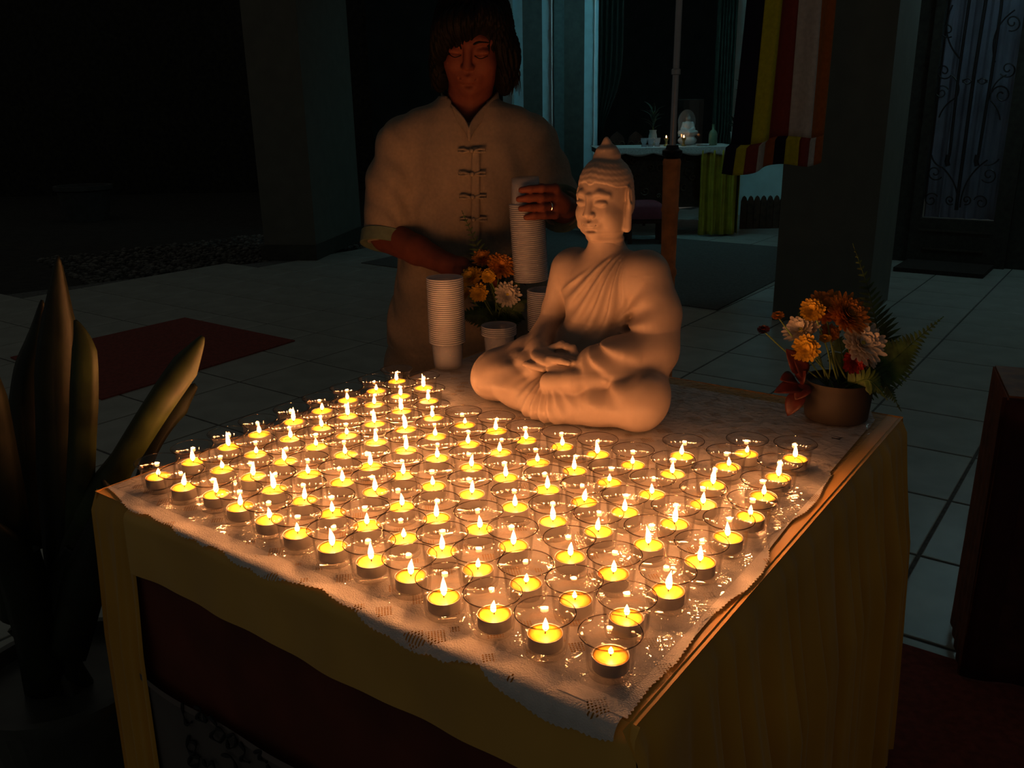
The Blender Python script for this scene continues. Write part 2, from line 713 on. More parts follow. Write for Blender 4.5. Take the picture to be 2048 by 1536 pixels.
# inside of the hall: dark back wall, pale side wall right of the curtain
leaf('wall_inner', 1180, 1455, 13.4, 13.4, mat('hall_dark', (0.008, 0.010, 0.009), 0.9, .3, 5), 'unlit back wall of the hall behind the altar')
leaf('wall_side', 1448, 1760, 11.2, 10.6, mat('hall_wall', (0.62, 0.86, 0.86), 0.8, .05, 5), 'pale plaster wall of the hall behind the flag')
# picket skirting along the wall foot
pk = empty('picket_fence', (0, 0, 0))
tag(pk, 'low brown picket fence along the foot of the pale hall wall', 'fence')
M_pick = mat('picket_wood', (0.10, 0.055, 0.032), 0.7, .25, 18)
for k in range(9):
    x0, x1 = px_x(1482 + k * 13, 9.75, .2), px_x(1482 + k * 13 + 12, 9.75, .2)
    b = MB()
    xm, w = (x0 + x1) / 2, (x1 - x0)
    pts = [(x0, 0.0), (x1, 0.0), (x1, 0.30), (xm + w * .25, .345), (xm, .36), (xm - w * .25, .345), (x0, .30)]
    b.add([(p[0], 9.75, p[1]) for p in pts] + [(p[0], 9.78, p[1]) for p in pts],
          [tuple(range(7)), tuple(range(13, 6, -1))] + [(i, (i + 1) % 7, 7 + (i + 1) % 7, 7 + i) for i in range(7)])
    b.build('picket', M_pick, pk)
b = MB()
b.box((px_x(1482, 9.78, .2), 9.785, .1), (px_x(1482 + 9 * 13, 9.78, .2), 9.81, .15))
b.build('rail', M_pick, pk)


# curtains: pleated dark green cloth, tied on the left
def curtain(name, label, edge_fn, y, m, z1=3.1, n=70, pl=9, amp=0.035):
    def fn(s, t):
        z = z1 * (1 - t) + 0.02
        a, c = edge_fn(z)
        x = a + (c - a) * s
        return (x, y + amp * math.sin(s * pl * 2 * PI + 0.6 * math.sin(5 * t)) + 0.012 * math.sin(s * 31 + t * 3), z)
    b = MB()
    b.grid(fn, n, 40)
    o = b.build(name, m, None, True, thick=0.004)
    return tag(o, label, 'curtain')


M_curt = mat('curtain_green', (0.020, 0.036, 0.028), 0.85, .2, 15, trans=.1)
cl0 = px_x(1193, 10.6)


def tied(z):
    w = 0.30 if z > 1.9 else 0.30 - 0.22 * math.exp(-((z - 1.02) / 0.42) ** 2)
    return cl0, cl0 + w


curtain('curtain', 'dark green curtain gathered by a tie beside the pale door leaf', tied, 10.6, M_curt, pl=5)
cr0, cr1 = px_x(1428, 10.75), px_x(1466, 10.75)
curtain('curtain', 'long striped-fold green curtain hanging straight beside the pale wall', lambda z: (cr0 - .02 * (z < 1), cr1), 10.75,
        mat('curtain_lit', (0.045, 0.08, 0.06), 0.8, .25, 12, trans=.15), pl=6)  # lighter copy of the curtain green, painted for the lamplight on it

# dark carpet on the hall floor, red rugs on the terrace
M_mat = mat('grey_carpet', (0.095, 0.105, 0.10), 0.95, .15, 60)
M_red = mat('red_carpet', (0.22, 0.045, 0.032), 0.95, .15, 60)


def rug(name, pts, m, label, h=0.008):
    b = MB()
    b.prism([p[:2] for p in pts], 0.0005, h)
    return tag(b.build(name, m), label, 'rug')


P1, P2 = np.array([-1.35, 7.88]), np.array([1.38, 5.69])
dv = np.array([1.62, 2.35])
rug('floor_carpet', [P1, P2, P2 + dv, P1 + dv], M_mat, 'large dark grey carpet lying before the hall altar')
rug('red_rug', [(-1.297, 5.065), (-2.198, 5.745), (-2.86, 4.80), (-1.98, 3.99)], M_red, 'dark red rug on the tiles behind the plant')
q0 = np.array([0.93, 1.905])
rug('red_rug', [q0 + .03 * U[:2], q0 + 1.9 * U[:2], q0 + 1.9 * U[:2] - 1.9 * V[:2], q0 + .03 * U[:2] - 1.9 * V[:2]][::-1], M_red,
    'dark red rug on the tiles beside the table\'s pleated skirt')

# iron-grille door in the wall on the right
DP = np.array([3.5, 7.4, 0.0])
DN = V.copy()


def on_door(px, py, off=0.0):
    return onplane(px, py, DP - DN * off, DN)


def dpt(s, z, off=0.0):
    p = DP + U * s - DN * off
    return (p[0], p[1], z)


def slab(b, s0, s1, z0, z1, t0, t1):
    v = [dpt(s, z, t) for t in (t0, t1) for s, z in ((s0, z0), (s1, z0), (s1, z1), (s0, z1))]
    return b.add(v, [(0, 1, 2, 3), (7, 6, 5, 4), (0, 4, 5, 1), (1, 5, 6, 2), (2, 6, 7, 3), (3, 7, 4, 0)])


def s_of(p):
    return float((p - DP) @ U)


sL, sR = s_of(on_door(1868, 215)), s_of(on_door(2022, 215))
zB = on_door(1920, 440)[2]
b = MB()
slab(b, sL - .62, sL - .07, 0, 3.3, -0.3, -0.02)
slab(b, sR + .12, sR + 1.6, 0, 3.3, -0.3, -0.02)
struct(b.build('wall_right', M_dark), 'dark wall on both sides of the grille door')
door = empty('door_5', (0, 0, 0))
struct(door, 'dark door with scrolled iron grille over pale glass, bluish backlight painted in')
b = MB()
slab(b, sL - .07, sL, 0, 3.3, -0.05, 0.03)
slab(b, sR, sR + .12, 0, 3.3, -0.05, 0.03)
slab(b, sL, sR, 0.03, zB, -0.05, 0.03)
b.build('door_frame', M_dark, door)
b = MB()
slab(b, sL, sR, zB - .10, zB - .085, 0.03, 0.04)
slab(b, sL + .05, sR - .05, 0.12, .135, 0.03, 0.04)
b.build('frame_bead', mat('bead_wood', (0.05, 0.045, 0.035), .5, .2, 30), door)
b = MB()
b.grid(lambda s, t: dpt(sL + (sR - sL) * s, zB + (3.3 - zB) * t, -0.12 + 0.018 * math.sin(s * 34 + math.sin(t * 6)) + .006 * math.sin(s * 90)), 60, 6)
b.build('backlight_sheet', mat('backlight_sheet', (0.36, 0.39, 0.48), .9, .12, 4), door, True)  # pale lavender folds stand for bluish light coming through the glass
b = MB()
slab(b, sL, sR, zB, 3.3, -0.055, -0.045)
b.build('pane', clear_mat('door_pane', (0.92, 0.93, 0.95), (.7, .72, .75), 1.45, .1, .4, 9), door)
M_iron = mat('wrought_iron', (0.012, 0.012, 0.014), .5, .2, 50)


def px_curve(pts, r, name='scroll'):
    w = [on_door(p[0], p[1], 0.0) for p in pts]
    b = MB()
    b.tube(w, r, 6)
    return b.build(name, M_iron, door, True)


px_curve([(1943, -60), (1939, 0), (1917, 150), (1899, 310)], .011, 'bar')
px_curve([(1980, -60), (1972, 0), (1948, 150), (1912, 420)], .013, 'bar')
px_curve([(2008, -60), (2003, 10), (1983, 150), (1957, 310)], .011, 'bar')


def spiral(cx, cy, r0, turns, a0, sgn=1, n=26):
    return [(cx + r0 * (1 - .82 * k / n) * math.cos(a0 + sgn * turns * 2 * PI * k / n),
             cy + r0 * (1 - .82 * k / n) * math.sin(a0 + sgn * turns * 2 * PI * k / n)) for k in range(n + 1)]


def scrollwork(*pts):
    px_curve(list(pts), .006)


for cx, cy, r, a, sg in [(1888, 142, 17, .5, 1), (2016, 138, 18, 2.6, -1), (1883, 185, 15, -.4, -1), (2003, 190, 20, 3.4, 1),
                         (1870, 345, 16, .6, 1), (1978, 350, 17, 2.6, -1), (1862, 400, 15, -.5, -1), (1962, 405, 15, 3.5, 1), (1900, 400, 10, 1, 1),
                         (1933, 400, 10, 2, -1), (1895, 60, 16, 1, 1), (2025, 45, 18, 2, -1)]:
    px_curve(spiral(cx, cy, r, 1.35, a, sg), .006)


def arc(p, q, bulge, n=12):
    p, q = np.array(p, float), np.array(q, float)
    m = (p + q) / 2
    d = q - p
    nn = np.array([-d[1], d[0]]) * bulge
    return [tuple((1 - t) ** 2 * p + 2 * t * (1 - t) * (m + nn) + t * t * q) for t in np.linspace(0, 1, n)]


for p, q, bu in [((1905, 10), (1922, 120), .35), ((2030, 20), (1990, 125), .35), ((1903, 150), (1913, 195), -.4), ((2013, 150), (1980, 200), .3),
                 ((1913, 195), (1878, 235), .2), ((1980, 200), (2000, 240), -.2), ((1915, 420), (1885, 335), .25), ((1920, 415), (1975, 320), -.25),
                 ((1863, 310), (1885, 335), .3), ((1998, 318), (1968, 330), -.3), ((1925, 160), (1945, 160), .8), ((1925, 165), (1945, 165), -.8),
                 ((1955, 160), (1975, 160), .8), ((1955, 165), (1975, 165), -.8)]:
    px_curve(arc(p, q, bu), .006)
for px, py in [(1897, 322), (1955, 322)]:
    px_curve([(px, py - 12), (px - 3, py), (px - 1, py + 10)], .018, 'finial')
b = MB()
slab(b, sL - .05, sR + .05, 0.001, .035, 0.06, 0.55)
tag(b.build('door_mat', mat('door_mat', (0.03, 0.022, 0.018), .95, .2, 60)), 'dark mat lying before the grille door', 'mat')

# ================================================================== THE TABLE
U0, U1, V0, V1 = -0.895, 0.060, -0.055, 0.985
tbl = empty('offering_table', wt((U0 + U1) / 2, (V0 + V1) / 2, 0), YAW)
tag(tbl, 'table under the yellow cloth holding the candles and the statue', 'table')
LU, LV = (U1 - U0) / 2, (V1 - V0) / 2
M_ply = mat('plywood', (0.30, 0.2, 0.11), .6, .15, 12)
b = MB()
b.box((-LU + .012, -LV + .012, TZ - .03), (LU - .012, LV - .012, TZ - .004))
b.build('tabletop', M_ply, tbl)
for sx in (-1, 1):
    for sy in (-1, 1):
        b = MB()
        b.tube([(sx * (LU - .08), sy * (LV - .08), 0.0), (sx * (LU - .08), sy * (LV - .08), TZ - .031)], .016, 10)
        b.build('leg', mat('steel_leg', (.3, .3, .3), .35, .1, 20, metal=.9), tbl)

M_gold = mat('gold_satin', (0.80, 0.40, 0.035), .42, .08, 6, sheen=.3)
M_yel = mat('yellow_satin', (0.95, 0.52, 0.09), .45, .08, 6, sheen=.3)
M_maroon = mat('maroon_cloth', (0.17, 0.035, 0.018), .8, .15, 10)
cloth = empty('tablecloth', wt((U0 + U1) / 2, (V0 + V1) / 2, 0), YAW)
tag(cloth, 'golden yellow tablecloth with pleated skirts on the candle table', 'tablecloth')


def edge_round(a, r=.012):
    """profile going over the table edge: outward distance, height above the top"""
    return r * math.sin(a) - r, r * math.cos(a) - r


b = MB()
b.grid(lambda s, t: (-LU + 2 * LU * s, -LV + 2 * LV * t, TZ - .0015), 8, 8)
b.build('top_cloth', M_gold, cloth, True)


def skirt(name, pa, pb, z0, z1, m, npl, amp, nrm, seed, n=None, head=.03):
    """pleated drop between two floor points; soft at the top, deeper pleats lower"""
    pa, pb, nrm = np.array(pa), np.array(pb), np.array(nrm)
    L = np.linalg.norm(pb - pa)
    n = n or int(L / .0045)
    rg = np.random.default_rng(seed)
    ph = rg.uniform(0, 6.28, 8)
    fq = npl * np.array([1, .53, 1.71, .31, 2.3])

    def fn(s, t):
        z = z1 + (z0 - z1) * t
        w = s + .006 * math.sin(t * 3 + s * 30)
        q = (math.sin(fq[0] * 2 * PI * w + ph[0] + .8 * math.sin(fq[3] * 2 * PI * w)) + .5 * math.sin(fq[1] * 2 * PI * w + ph[1]) +
             .35 * math.sin(fq[2] * 2 * PI * w + ph[2] + t) + .2 * math.sin(fq[4] * 2 * PI * w + ph[3]))
        if t < .04:
            a = t / .04 * PI / 2
            off = .012 * math.sin(a) - .006
            z = z1 - .012 * (1 - math.cos(a)) - .02 * (t / .04)
            dep = .15 * t / .04
        else:
            dep = .15 + .85 * min(1, (t - .04) / .3)
            off = .006
        off += amp * dep * (q * .5 + .75) + .02 * dep * t
        p = pa + (pb - pa) * s + nrm * off
        return (p[0], p[1], z)
    b = MB()
    b.grid(fn, n, 26)
    return b.build(name, m, cloth, 'all')


skirt('pleated_skirt', (LU, -LV - .016), (LU, LV), .02, TZ, M_gold, 15, .030, (1, 0), 3)
skirt('pleated_skirt', (LU, LV), (-LU, LV), .02, TZ, M_gold, 15, .030, (0, 1), 4)
skirt('pleated_skirt', (-LU, LV), (-LU, -LV), .02, TZ, M_gold, 15, .030, (-1, 0), 5)
skirt('corner_pleat', (-LU - .006, -LV), (-LU + .105, -LV), .02, TZ - .0015, M_gold, 3, .010, (0, -1), 6, n=40)


def front(name, z0, z1, off, m, s0, s1, sag=0.0, wob=.004):
    def fn(s, t):
        z = z1 + (z0 - z1) * t + sag * math.sin(s * 9) * t
        x = s0 + (s1 - s0) * s + .045 * s ** 12 * min(1, (TZ - z) / .35)
        o = off + wob * (math.sin(s * 23 + t * 2) + .6 * math.sin(s * 51 + 1)) * (.2 + t)
        if t < .12 and z1 > TZ - .01:
            a = t / .12 * PI / 2
            o = off * math.sin(a)
        return (x, -LV - o, z)
    b = MB()
    b.grid(fn, 120, 14)
    return b.build(name, m, cloth, 'all')


front('front_valance', .633, TZ - .0015, .014, M_yel, -LU + .1, LU + .004, .003, .0015)
front('front_skirt', .02, .66, .004, M_maroon, -LU + .06, LU + .004, 0, .002)
# white calligraphy banner pinned on the maroon skirt
banner = empty('calligraphy_banner', wt((U0 + U1) / 2, (V0 + V1) / 2, 0) - .006 * V, YAW)
tag(banner, 'pale banner with flowing dark brush lettering on the maroon table skirt', 'banner')
b = MB()
b.grid(lambda s, t: (-LU + .085 + .72 * s, -LV - .012 - .003 * math.sin(s * 17), .445 - .006 * math.sin(s * 8) - .34 * t), 60, 10)
b.build('banner_cloth', mat('banner_cloth', (0.13, 0.115, 0.11), .85, .06, 8), banner, True)
b = MB()
b.grid(lambda s, t: (-LU + .083 + .724 * s, -LV - .0145 - .003 * math.sin(s * 17), .451 - .006 * math.sin(s * 8) - .012 * t), 60, 1)
b.build('hem', mat('banner_hem', (0.19, 0.155, 0.15), .8, .06, 8), banner, True)
M_ink = mat('ink', (0.01, 0.01, 0.012), .7, .1, 30)
PN = np.array(wt(0, V0 - .017))


def stroke(px):
    pts = []
    for p in px:
        q = onplane(p[0], p[1], PN, V)
        w = q - wt((U0 + U1) / 2, (V0 + V1) / 2, 0)
        pts.append((float(w @ U), -LV - .0165, float(q[2])))
    b = MB()
    k = len(pts)
    fine = []
    for i in range(k - 1):
        p0, p1, p2, p3 = [np.array(pts[max(0, min(k - 1, i + o))]) for o in (-1, 0, 1, 2)]
        for t in np.linspace(0, 1, 7)[:-1]:
            fine.append(.5 * (2 * p1 + (p2 - p0) * t + (2 * p0 - 5 * p1 + 4 * p2 - p3) * t * t + (3 * p1 - p0 - 3 * p2 + p3) * t ** 3))
    fine.append(np.array(pts[-1]))
    b.tube(fine, [.0022 + .0012 * math.sin(i * .7) for i in range(len(fine))], 5)
    b.build('brush_stroke', M_ink, banner, True)


for st in [[(371, 1402), (373, 1425), (380, 1445), (390, 1440)], [(395, 1410), (408, 1416), (400, 1432), (418, 1440), (412, 1424)],
           [(425, 1428), (440, 1450), (428, 1468), (446, 1480), (455, 1462), (440, 1452)], [(460, 1470), (474, 1465), (478, 1485), (464, 1492), (460, 1475)],
           [(485, 1480), (496, 1500), (488, 1515), (505, 1520)], [(515, 1500), (530, 1497), (525, 1512), (540, 1520)],
           [(384, 1468), (380, 1490), (392, 1505), (398, 1485), (386, 1478)], [(388, 1508), (384, 1525), (400, 1528), (404, 1512), (390, 1508)],
           [(412, 1515), (420, 1530), (430, 1520), (440, 1545)], [(450, 1505), (470, 1512), (478, 1535), (464, 1548)], [(540, 1525), (552, 1545), (566, 1540)]]:
    stroke(st)

# lace cloth with scalloped, toothed edges
def hole_mat():
    m = mat('white_lace', (0.90, 0.86, 0.84), .9, .04, 60, bump=.5, bscale=500, trans=.15)
    nt = m.node_tree
    out = nt.nodes['Material Output']
    surf = out.inputs['Surface'].links[0].from_socket
    tc = nt.nodes.new('ShaderNodeTexCoord')
    # little square openings
    sx = nt.nodes.new('ShaderNodeSeparateXYZ')
    nt.links.new(tc.outputs['Object'], sx.inputs[0])

    def mth(op, a, b=None, v=None):
        n = nt.nodes.new('ShaderNodeMath')
        n.operation = op
        for i, s in enumerate((a, b)):
            if s is None:
                continue
            if isinstance(s, (int, float)):
                n.inputs[i].default_value = s
            else:
                nt.links.new(s, n.inputs[i])
        return n.outputs[0]
    k = 2 * PI / .0048
    a = mth('SINE', mth('MULTIPLY', sx.outputs[0], k))
    c = mth('SINE', mth('MULTIPLY', mth('SUBTRACT', sx.outputs[1], sx.outputs[2]), k))
    dots = mth('GREATER_THAN', mth('MULTIPLY', a, c), .18)
    vo = nt.nodes.new('ShaderNodeTexVoronoi')
    vo.inputs['Scale'].default_value = 22
    vo.inputs['Randomness'].default_value = .7
    vo.distance = 'MANHATTAN'
    nt.links.new(tc.outputs['Object'], vo.inputs['Vector'])
    msk = mth('LESS_THAN', vo.outputs['Distance'], .40)
    fac = mth('MULTIPLY', dots, msk)
    tp = nt.nodes.new('ShaderNodeBsdfTransparent')
    mx = nt.nodes.new('ShaderNodeMixShader')
    nt.links.new(fac, mx.inputs[0])
    nt.links.new(surf, mx.inputs[1])
    nt.links.new(tp.outputs[0], mx.inputs[2])
    nt.links.new(mx.outputs[0], out.inputs['Surface'])
    return m


M_lace = hole_mat()
lace = empty('lace_cloth', wt((U0 + U1) / 2, (V0 + V1) / 2, 0), YAW)
tag(lace, 'white lace cloth with scalloped toothed edges under the candle glasses', 'tablecloth')
uc, vc = (U0 + U1) / 2, (V0 + V1) / 2


def lerp_tab(x, tab):
    return float(np.interp(x, [t[0] for t in tab], [t[1] for t in tab]))


# outer reach of the lace past the table's front edge, by u; negative: stops short of the edge
FRONT = [(-.90, -.018), (-.86, -.012), (-.80, .004), (-.755, .006), (-.735, .0005), (-.71, .0005), (-.66, .012), (-.60, .016), (-.585, .004),
         (-.55, .016), (-.49, .026), (-.44, .022), (-.405, .002), (-.385, .0005), (-.36, .0005), (-.34, .004), (-.30, .018), (-.25, .036), (-.20, .040),
         (-.165, .032), (-.15, .018), (-.12, .016), (-.10, .03), (-.06, .055), (-.01, .060), (.03, .045), (.06, .03)]
RIGHT = [(-.055, .05), (.0, .046), (.05, .050), (.10, .046), (.14, .040), (.17, .046), (.20, .048), (.23, .055), (.28, .056), (.32, .050), (.36, .034), (.375, .026),
         (.40, .030), (.43, .026), (.44, .036), (.48, .044), (.53, .045), (.58, .038), (.63, .034), (.67, .018), (.70, .026), (.74, .026), (.78, .010), (.80, -.004), (.83, .01),
         (.88, .026), (.93, .022), (.985, .0)]


def tooth(x):
    return .0014 * abs(((x / .0052) % 1) * 2 - 1) + .001 * math.sin(x * 900)


nL = 620
b = MB()
cols = []
for i in range(nL + 1):
    u = -.885 + (.93) * i / nL
    reach = lerp_tab(u, FRONT)
    reach = (reach * .55 + .005 * abs(math.sin(u * PI / .062)) if reach > 0 else reach) + tooth(u)
    row = []
    # from the table middle to the lace edge
    for j, w in enumerate([.985, .7, .4, .15, .05, .02, 0]):
        row.append((u - uc, V0 + w + max(0, -reach) * (w < .03) - vc, TZ + .0012))
    if reach > 0:
        for j in range(1, 7):
            s = reach * j / 6
            r = .016
            a = min(s / r, PI / 2)
            y = V0 - r * math.sin(a) - .001
            z = TZ + .0012 - r * (1 - math.cos(a)) - max(0, s - r * PI / 2)
            row.append((u - uc, y - vc, z))
    else:
        row += [row[-1]] * 6
    # right end follows the table of scallops
    row = [(min(p[0], lerp_tab(p[1] + vc, RIGHT) - uc), p[1], p[2]) for p in row]
    cols.append(row)
m = len(cols[0])
b.add([p for r in cols for p in r], [(i * m + j, i * m + j + 1, (i + 1) * m + j + 1, (i + 1) * m + j) for i in range(nL) for j in range(m - 1)])
lf = b.build('lace_field', M_lace, lace, 'all')
# scalloped border on the right, finely cut
b = MB()
nR = 700
ring = []
for i in range(nR + 1):
    v = V0 + (V1 - V0) * i / nR
    ring.append([(u - uc, v - vc, TZ + .0018) for u in (-.03, lerp_tab(v, RIGHT) * .5, lerp_tab(v, RIGHT) + tooth(v) - .001)])
b.add([p for r in ring for p in r], [(i * 3 + j, i * 3 + j + 1, (i + 1) * 3 + j + 1, (i + 1) * 3 + j) for i in range(nR) for j in range(2)])
b.build('lace_border', M_lace, lace, 'all')

# clear plastic sheet over the lace, crinkled where nothing presses it down
M_film = clear_mat('clear_film', (.97, .97, .97), (.8, .8, .8), 1.75, .03, .35, 60)
film = MB()
fu0, fu1, fv0, fv1 = -.885, .035, -.035, .975
ph = RNG.uniform(0, 6.28, 12)


_cr0 = RNG.uniform((-.33, .615), (.0, .965), (420, 2))
_cra = RNG.uniform(0, PI, 420)
_crl = RNG.uniform(.004, .022, 420)
_crh = RNG.uniform(.0006, .0028, 420)


def film_z(u, v):
    """nearly flat under the glasses, crumpled into sharp little creases on the empty corner"""
    q = sum(math.sin(u * a + v * c + p) for a, c, p in ((31, 17, ph[0]), (-47, 29, ph[1]), (83, 61, ph[2])))
    z = TZ + .0022 + .0002 * max(0, q)
    if v > .6 and u > -.345:
        dx, dy = u - _cr0[:, 0], v - _cr0[:, 1]
        al = np.abs(dx * np.cos(_cra) + dy * np.sin(_cra))
        ac = np.abs(-dx * np.sin(_cra) + dy * np.cos(_cra))
        z += float((_crh * np.exp(-(ac / .0028)) * np.clip(1.4 - al / _crl, 0, 1)).max())
    return z


gu = np.concatenate([np.linspace(fu0, -.345, 50), np.linspace(-.345, fu1, 181)[1:]])
gv = np.concatenate([np.linspace(fv0, .6, 50), np.linspace(.6, fv1, 181)[1:]])
nu_, nv_ = len(gu) - 1, len(gv) - 1
film.grid(lambda s, t: (gu[round(s * nu_)] - uc, gv[round(t * nv_)] - vc, film_z(gu[round(s * nu_)], gv[round(t * nv_)])), nu_, nv_)
fo = film.build('plastic_film', M_film, None, 'all')
fo.location = wt(uc, vc, 0)
fo.rotation_euler = (0, 0, YAW)
tag(fo, 'clear crinkled plastic sheet spread over the white lace', 'plastic sheet')
# ================================================================== CANDLES
GLASS_Z = TZ + .0048
RIMS = [
    [(314, 922), (368, 942), (427, 957), (477, 979), (537, 1004), (596, 1031), (664, 1053), (737, 1083), (816, 1112), (888, 1152), (981, 1183), (1090, 1224), (1221, 1264)],
    [(387, 894), (440, 908), (500, 922), (549, 947), (608, 968), (666, 993), (731, 1018), (803, 1040), (880, 1065), (956, 1098), (1048, 1125), (1145, 1157), (1251, 1191)],
    [(456, 865), (510, 879), (568, 893), (618, 918), (677, 932), (746, 951), (799, 979), (873, 1001), (957, 1021), (1025, 1055), (1139, 1075), (1229, 1107), (1336, 1140)],
    [(521, 841), (579, 850), (628, 862), (686, 879), (738, 903), (803, 918), (864, 940), (941, 956), (1029, 980), (1106, 1007), (1197, 1026), (1300, 1052), (1403, 1084)],
    [(585, 817), (639, 827), (691, 844), (752, 856), (808, 870), (872, 885), (940, 904), (1010, 924), (1092, 946), (1167, 969), (1251, 990), (1352, 1011), (1458, 1037)],
    [(640, 795), (693, 806), (747, 821), (807, 831), (869, 844), (936, 859), (1003, 874), (1074, 895), (1149, 909), (1221, 933), (1306, 955), (1407, 975), (1504, 998)],
    [(696, 775), (746, 783), (801, 796), (864, 809), (929, 823), (990, 833), (1051, 853), (1122, 863), (1195, 878), (1266, 899), (1346, 917), (1429, 937), (1528, 959)],
    [(750, 757), (800, 767), (855, 776), (1367, 881), (1457, 902), (1560, 923)],
    [(793, 738), (846, 751), (1494, 878), (1591, 886)],
]
spots = []
for j, row in enumerate(RIMS):
    for i, p in enumerate(row):
        q = onz(p[0], p[1], GLASS_Z + .048)
        spots.append([j, i, float(q[0]), float(q[1])])
# push apart any two glasses whose rims would touch
for _ in range(60):
    for a in range(len(spots)):
        for c in range(a):
            dx, dy = spots[a][2] - spots[c][2], spots[a][3] - spots[c][3]
            d = math.hypot(dx, dy)
            if d < .0660:
                k = (.0662 - d) / 2 / d
                spots[a][2] += dx * k
                spots[a][3] += dy * k
                spots[c][2] -= dx * k
                spots[c][3] -= dy * k

M_glass = clear_mat('clear_glass', (.997, .995, .992), (.86, .83, .79), 1.55, .015, blend=.15)
M_tin = mat('tealight_tin', (0.42, 0.40, 0.38), .38, .06, 60, metal=.75)
M_wax = mat('wax', (0.80, 0.40, 0.035), .35, .03, 40, spec=.35, sub=1.0)
M_wick = mat('wick', (0.02, 0.015, 0.012), .9, .1, 60)
M_flame = glow_mat('flame', FLAME_COL, 16.0, True)
LAMPS = []
for k, w in enumerate((.5, .75, 1.0, 1.2)):
    l = bpy.data.lights.new('flame_light', 'POINT')
    l.energy = FLAME_W * w
    l.color = FLAME_COL
    l.shadow_soft_size = .0032
    LAMPS.append(l)

SW = 99
# glass holder: thick foot, near-cylindrical bowl, flared lip
b = MB()
b.lathe([(0.0, 0.0), (.0205, 0.0), (.0228, .0015), (.0236, .005), (.0246, .014), (.0258, .030), (.0266, .0385), (.0282, .0425), (.0312, .0462), (.0328, .0474),
         (.0330, .0482), (.0322, .0486), (.0300, .0466), (.0272, .0432), (.0252, .0385), (.0244, .030), (.0232, .014), (.0222, .0085), (.0205, .0070), (.0, .0066)][:SW], 40)
holder = empty('candle_glass')
b.build('glass_bowl', M_glass, holder, 'all')
b = MB()
b.tube([(.03265 * math.cos(2 * PI * k / 48), .03265 * math.sin(2 * PI * k / 48), .0478) for k in range(49)], .0006, 6, cap=False)
b.build('rim', clear_mat('rim_glass', (.80, .74, .68), (.30, .24, .19), 1.55, .02, blend=.5), holder, 'all')

# tealight: tin cup, wax, wick, flame
light = empty('tealight')
b = MB()
b.lathe([(0.0, 0.0), (.0183, 0.0), (.0189, .0008), (.0190, .0146), (.0193, .0150), (.0186, .0150), (.0184, .0142), (.0184, .0104)], 32)
b.build('tin_cup', M_tin, light, 'all')
b = MB()
b.lathe([(.01835, .0106), (.0181, .0144), (.0150, .0140), (.0060, .0136), (.0012, .0138), (0, .0139)], 32)
b.build('wax', M_wax, light, 'all')
b = MB()
b.tube([(0, 0, .0120), (.0003, 0, .0165), (.0012, .0004, .0195)], [.0008, .0008, .0006], 6)
b.build('wick', M_wick, light, True)


def flame_mesh(h, r, lean, curl=0.0, n=8):
    prof = [(.25, 0), (.75, .10), (1.0, .26), (.92, .42), (.66, .62), (.36, .80), (.12, .94)]
    v, f = [(0, 0, 0)], []
    for i, (w, t) in enumerate(prof):
        ox = lean * t * t + curl * math.sin(t * 3)
        for k in range(n):
            a = 2 * PI * k / n
            v.append((ox + r * w * math.cos(a), r * w * math.sin(a), h * t))
    v.append((lean + curl * math.sin(3), 0, h))
    for k in range(n):
        f.append((0, 1 + (k + 1) % n, 1 + k))
        f.append((len(v) - 1, 1 + (len(prof) - 1) * n + k, 1 + (len(prof) - 1) * n + (k + 1) % n))
        for i in range(len(prof) - 1):
            f.append((1 + i * n + k, 1 + i * n + (k + 1) % n, 1 + (i + 1) * n + (k + 1) % n, 1 + (i + 1) * n + k))
    b = MB()
    b.add(v, f)
    return b


fl0 = flame_mesh(.0185, .0037, .0).build('flame', M_flame, light, 'all')
fl0.location = (.0008, .0003, .0170)
lamp0 = bpy.data.objects.new('flame_light', LAMPS[2])
C.objects.link(lamp0)
lamp0.parent = light
lamp0.location = (.0008, .0003, .0250)
FM = [fl0.data]
for h, r, le, cu in [(.022, .0038, .0015, 0), (.016, .0036, -.001, .0006), (.024, .0040, .003, -.0008), (.014, .0034, .0008, 0)]:
    o = flame_mesh(h, r, le, cu).build('flame', M_flame, None, 'all')
    FM.append(o.data)
    bpy.data.objects.remove(o)

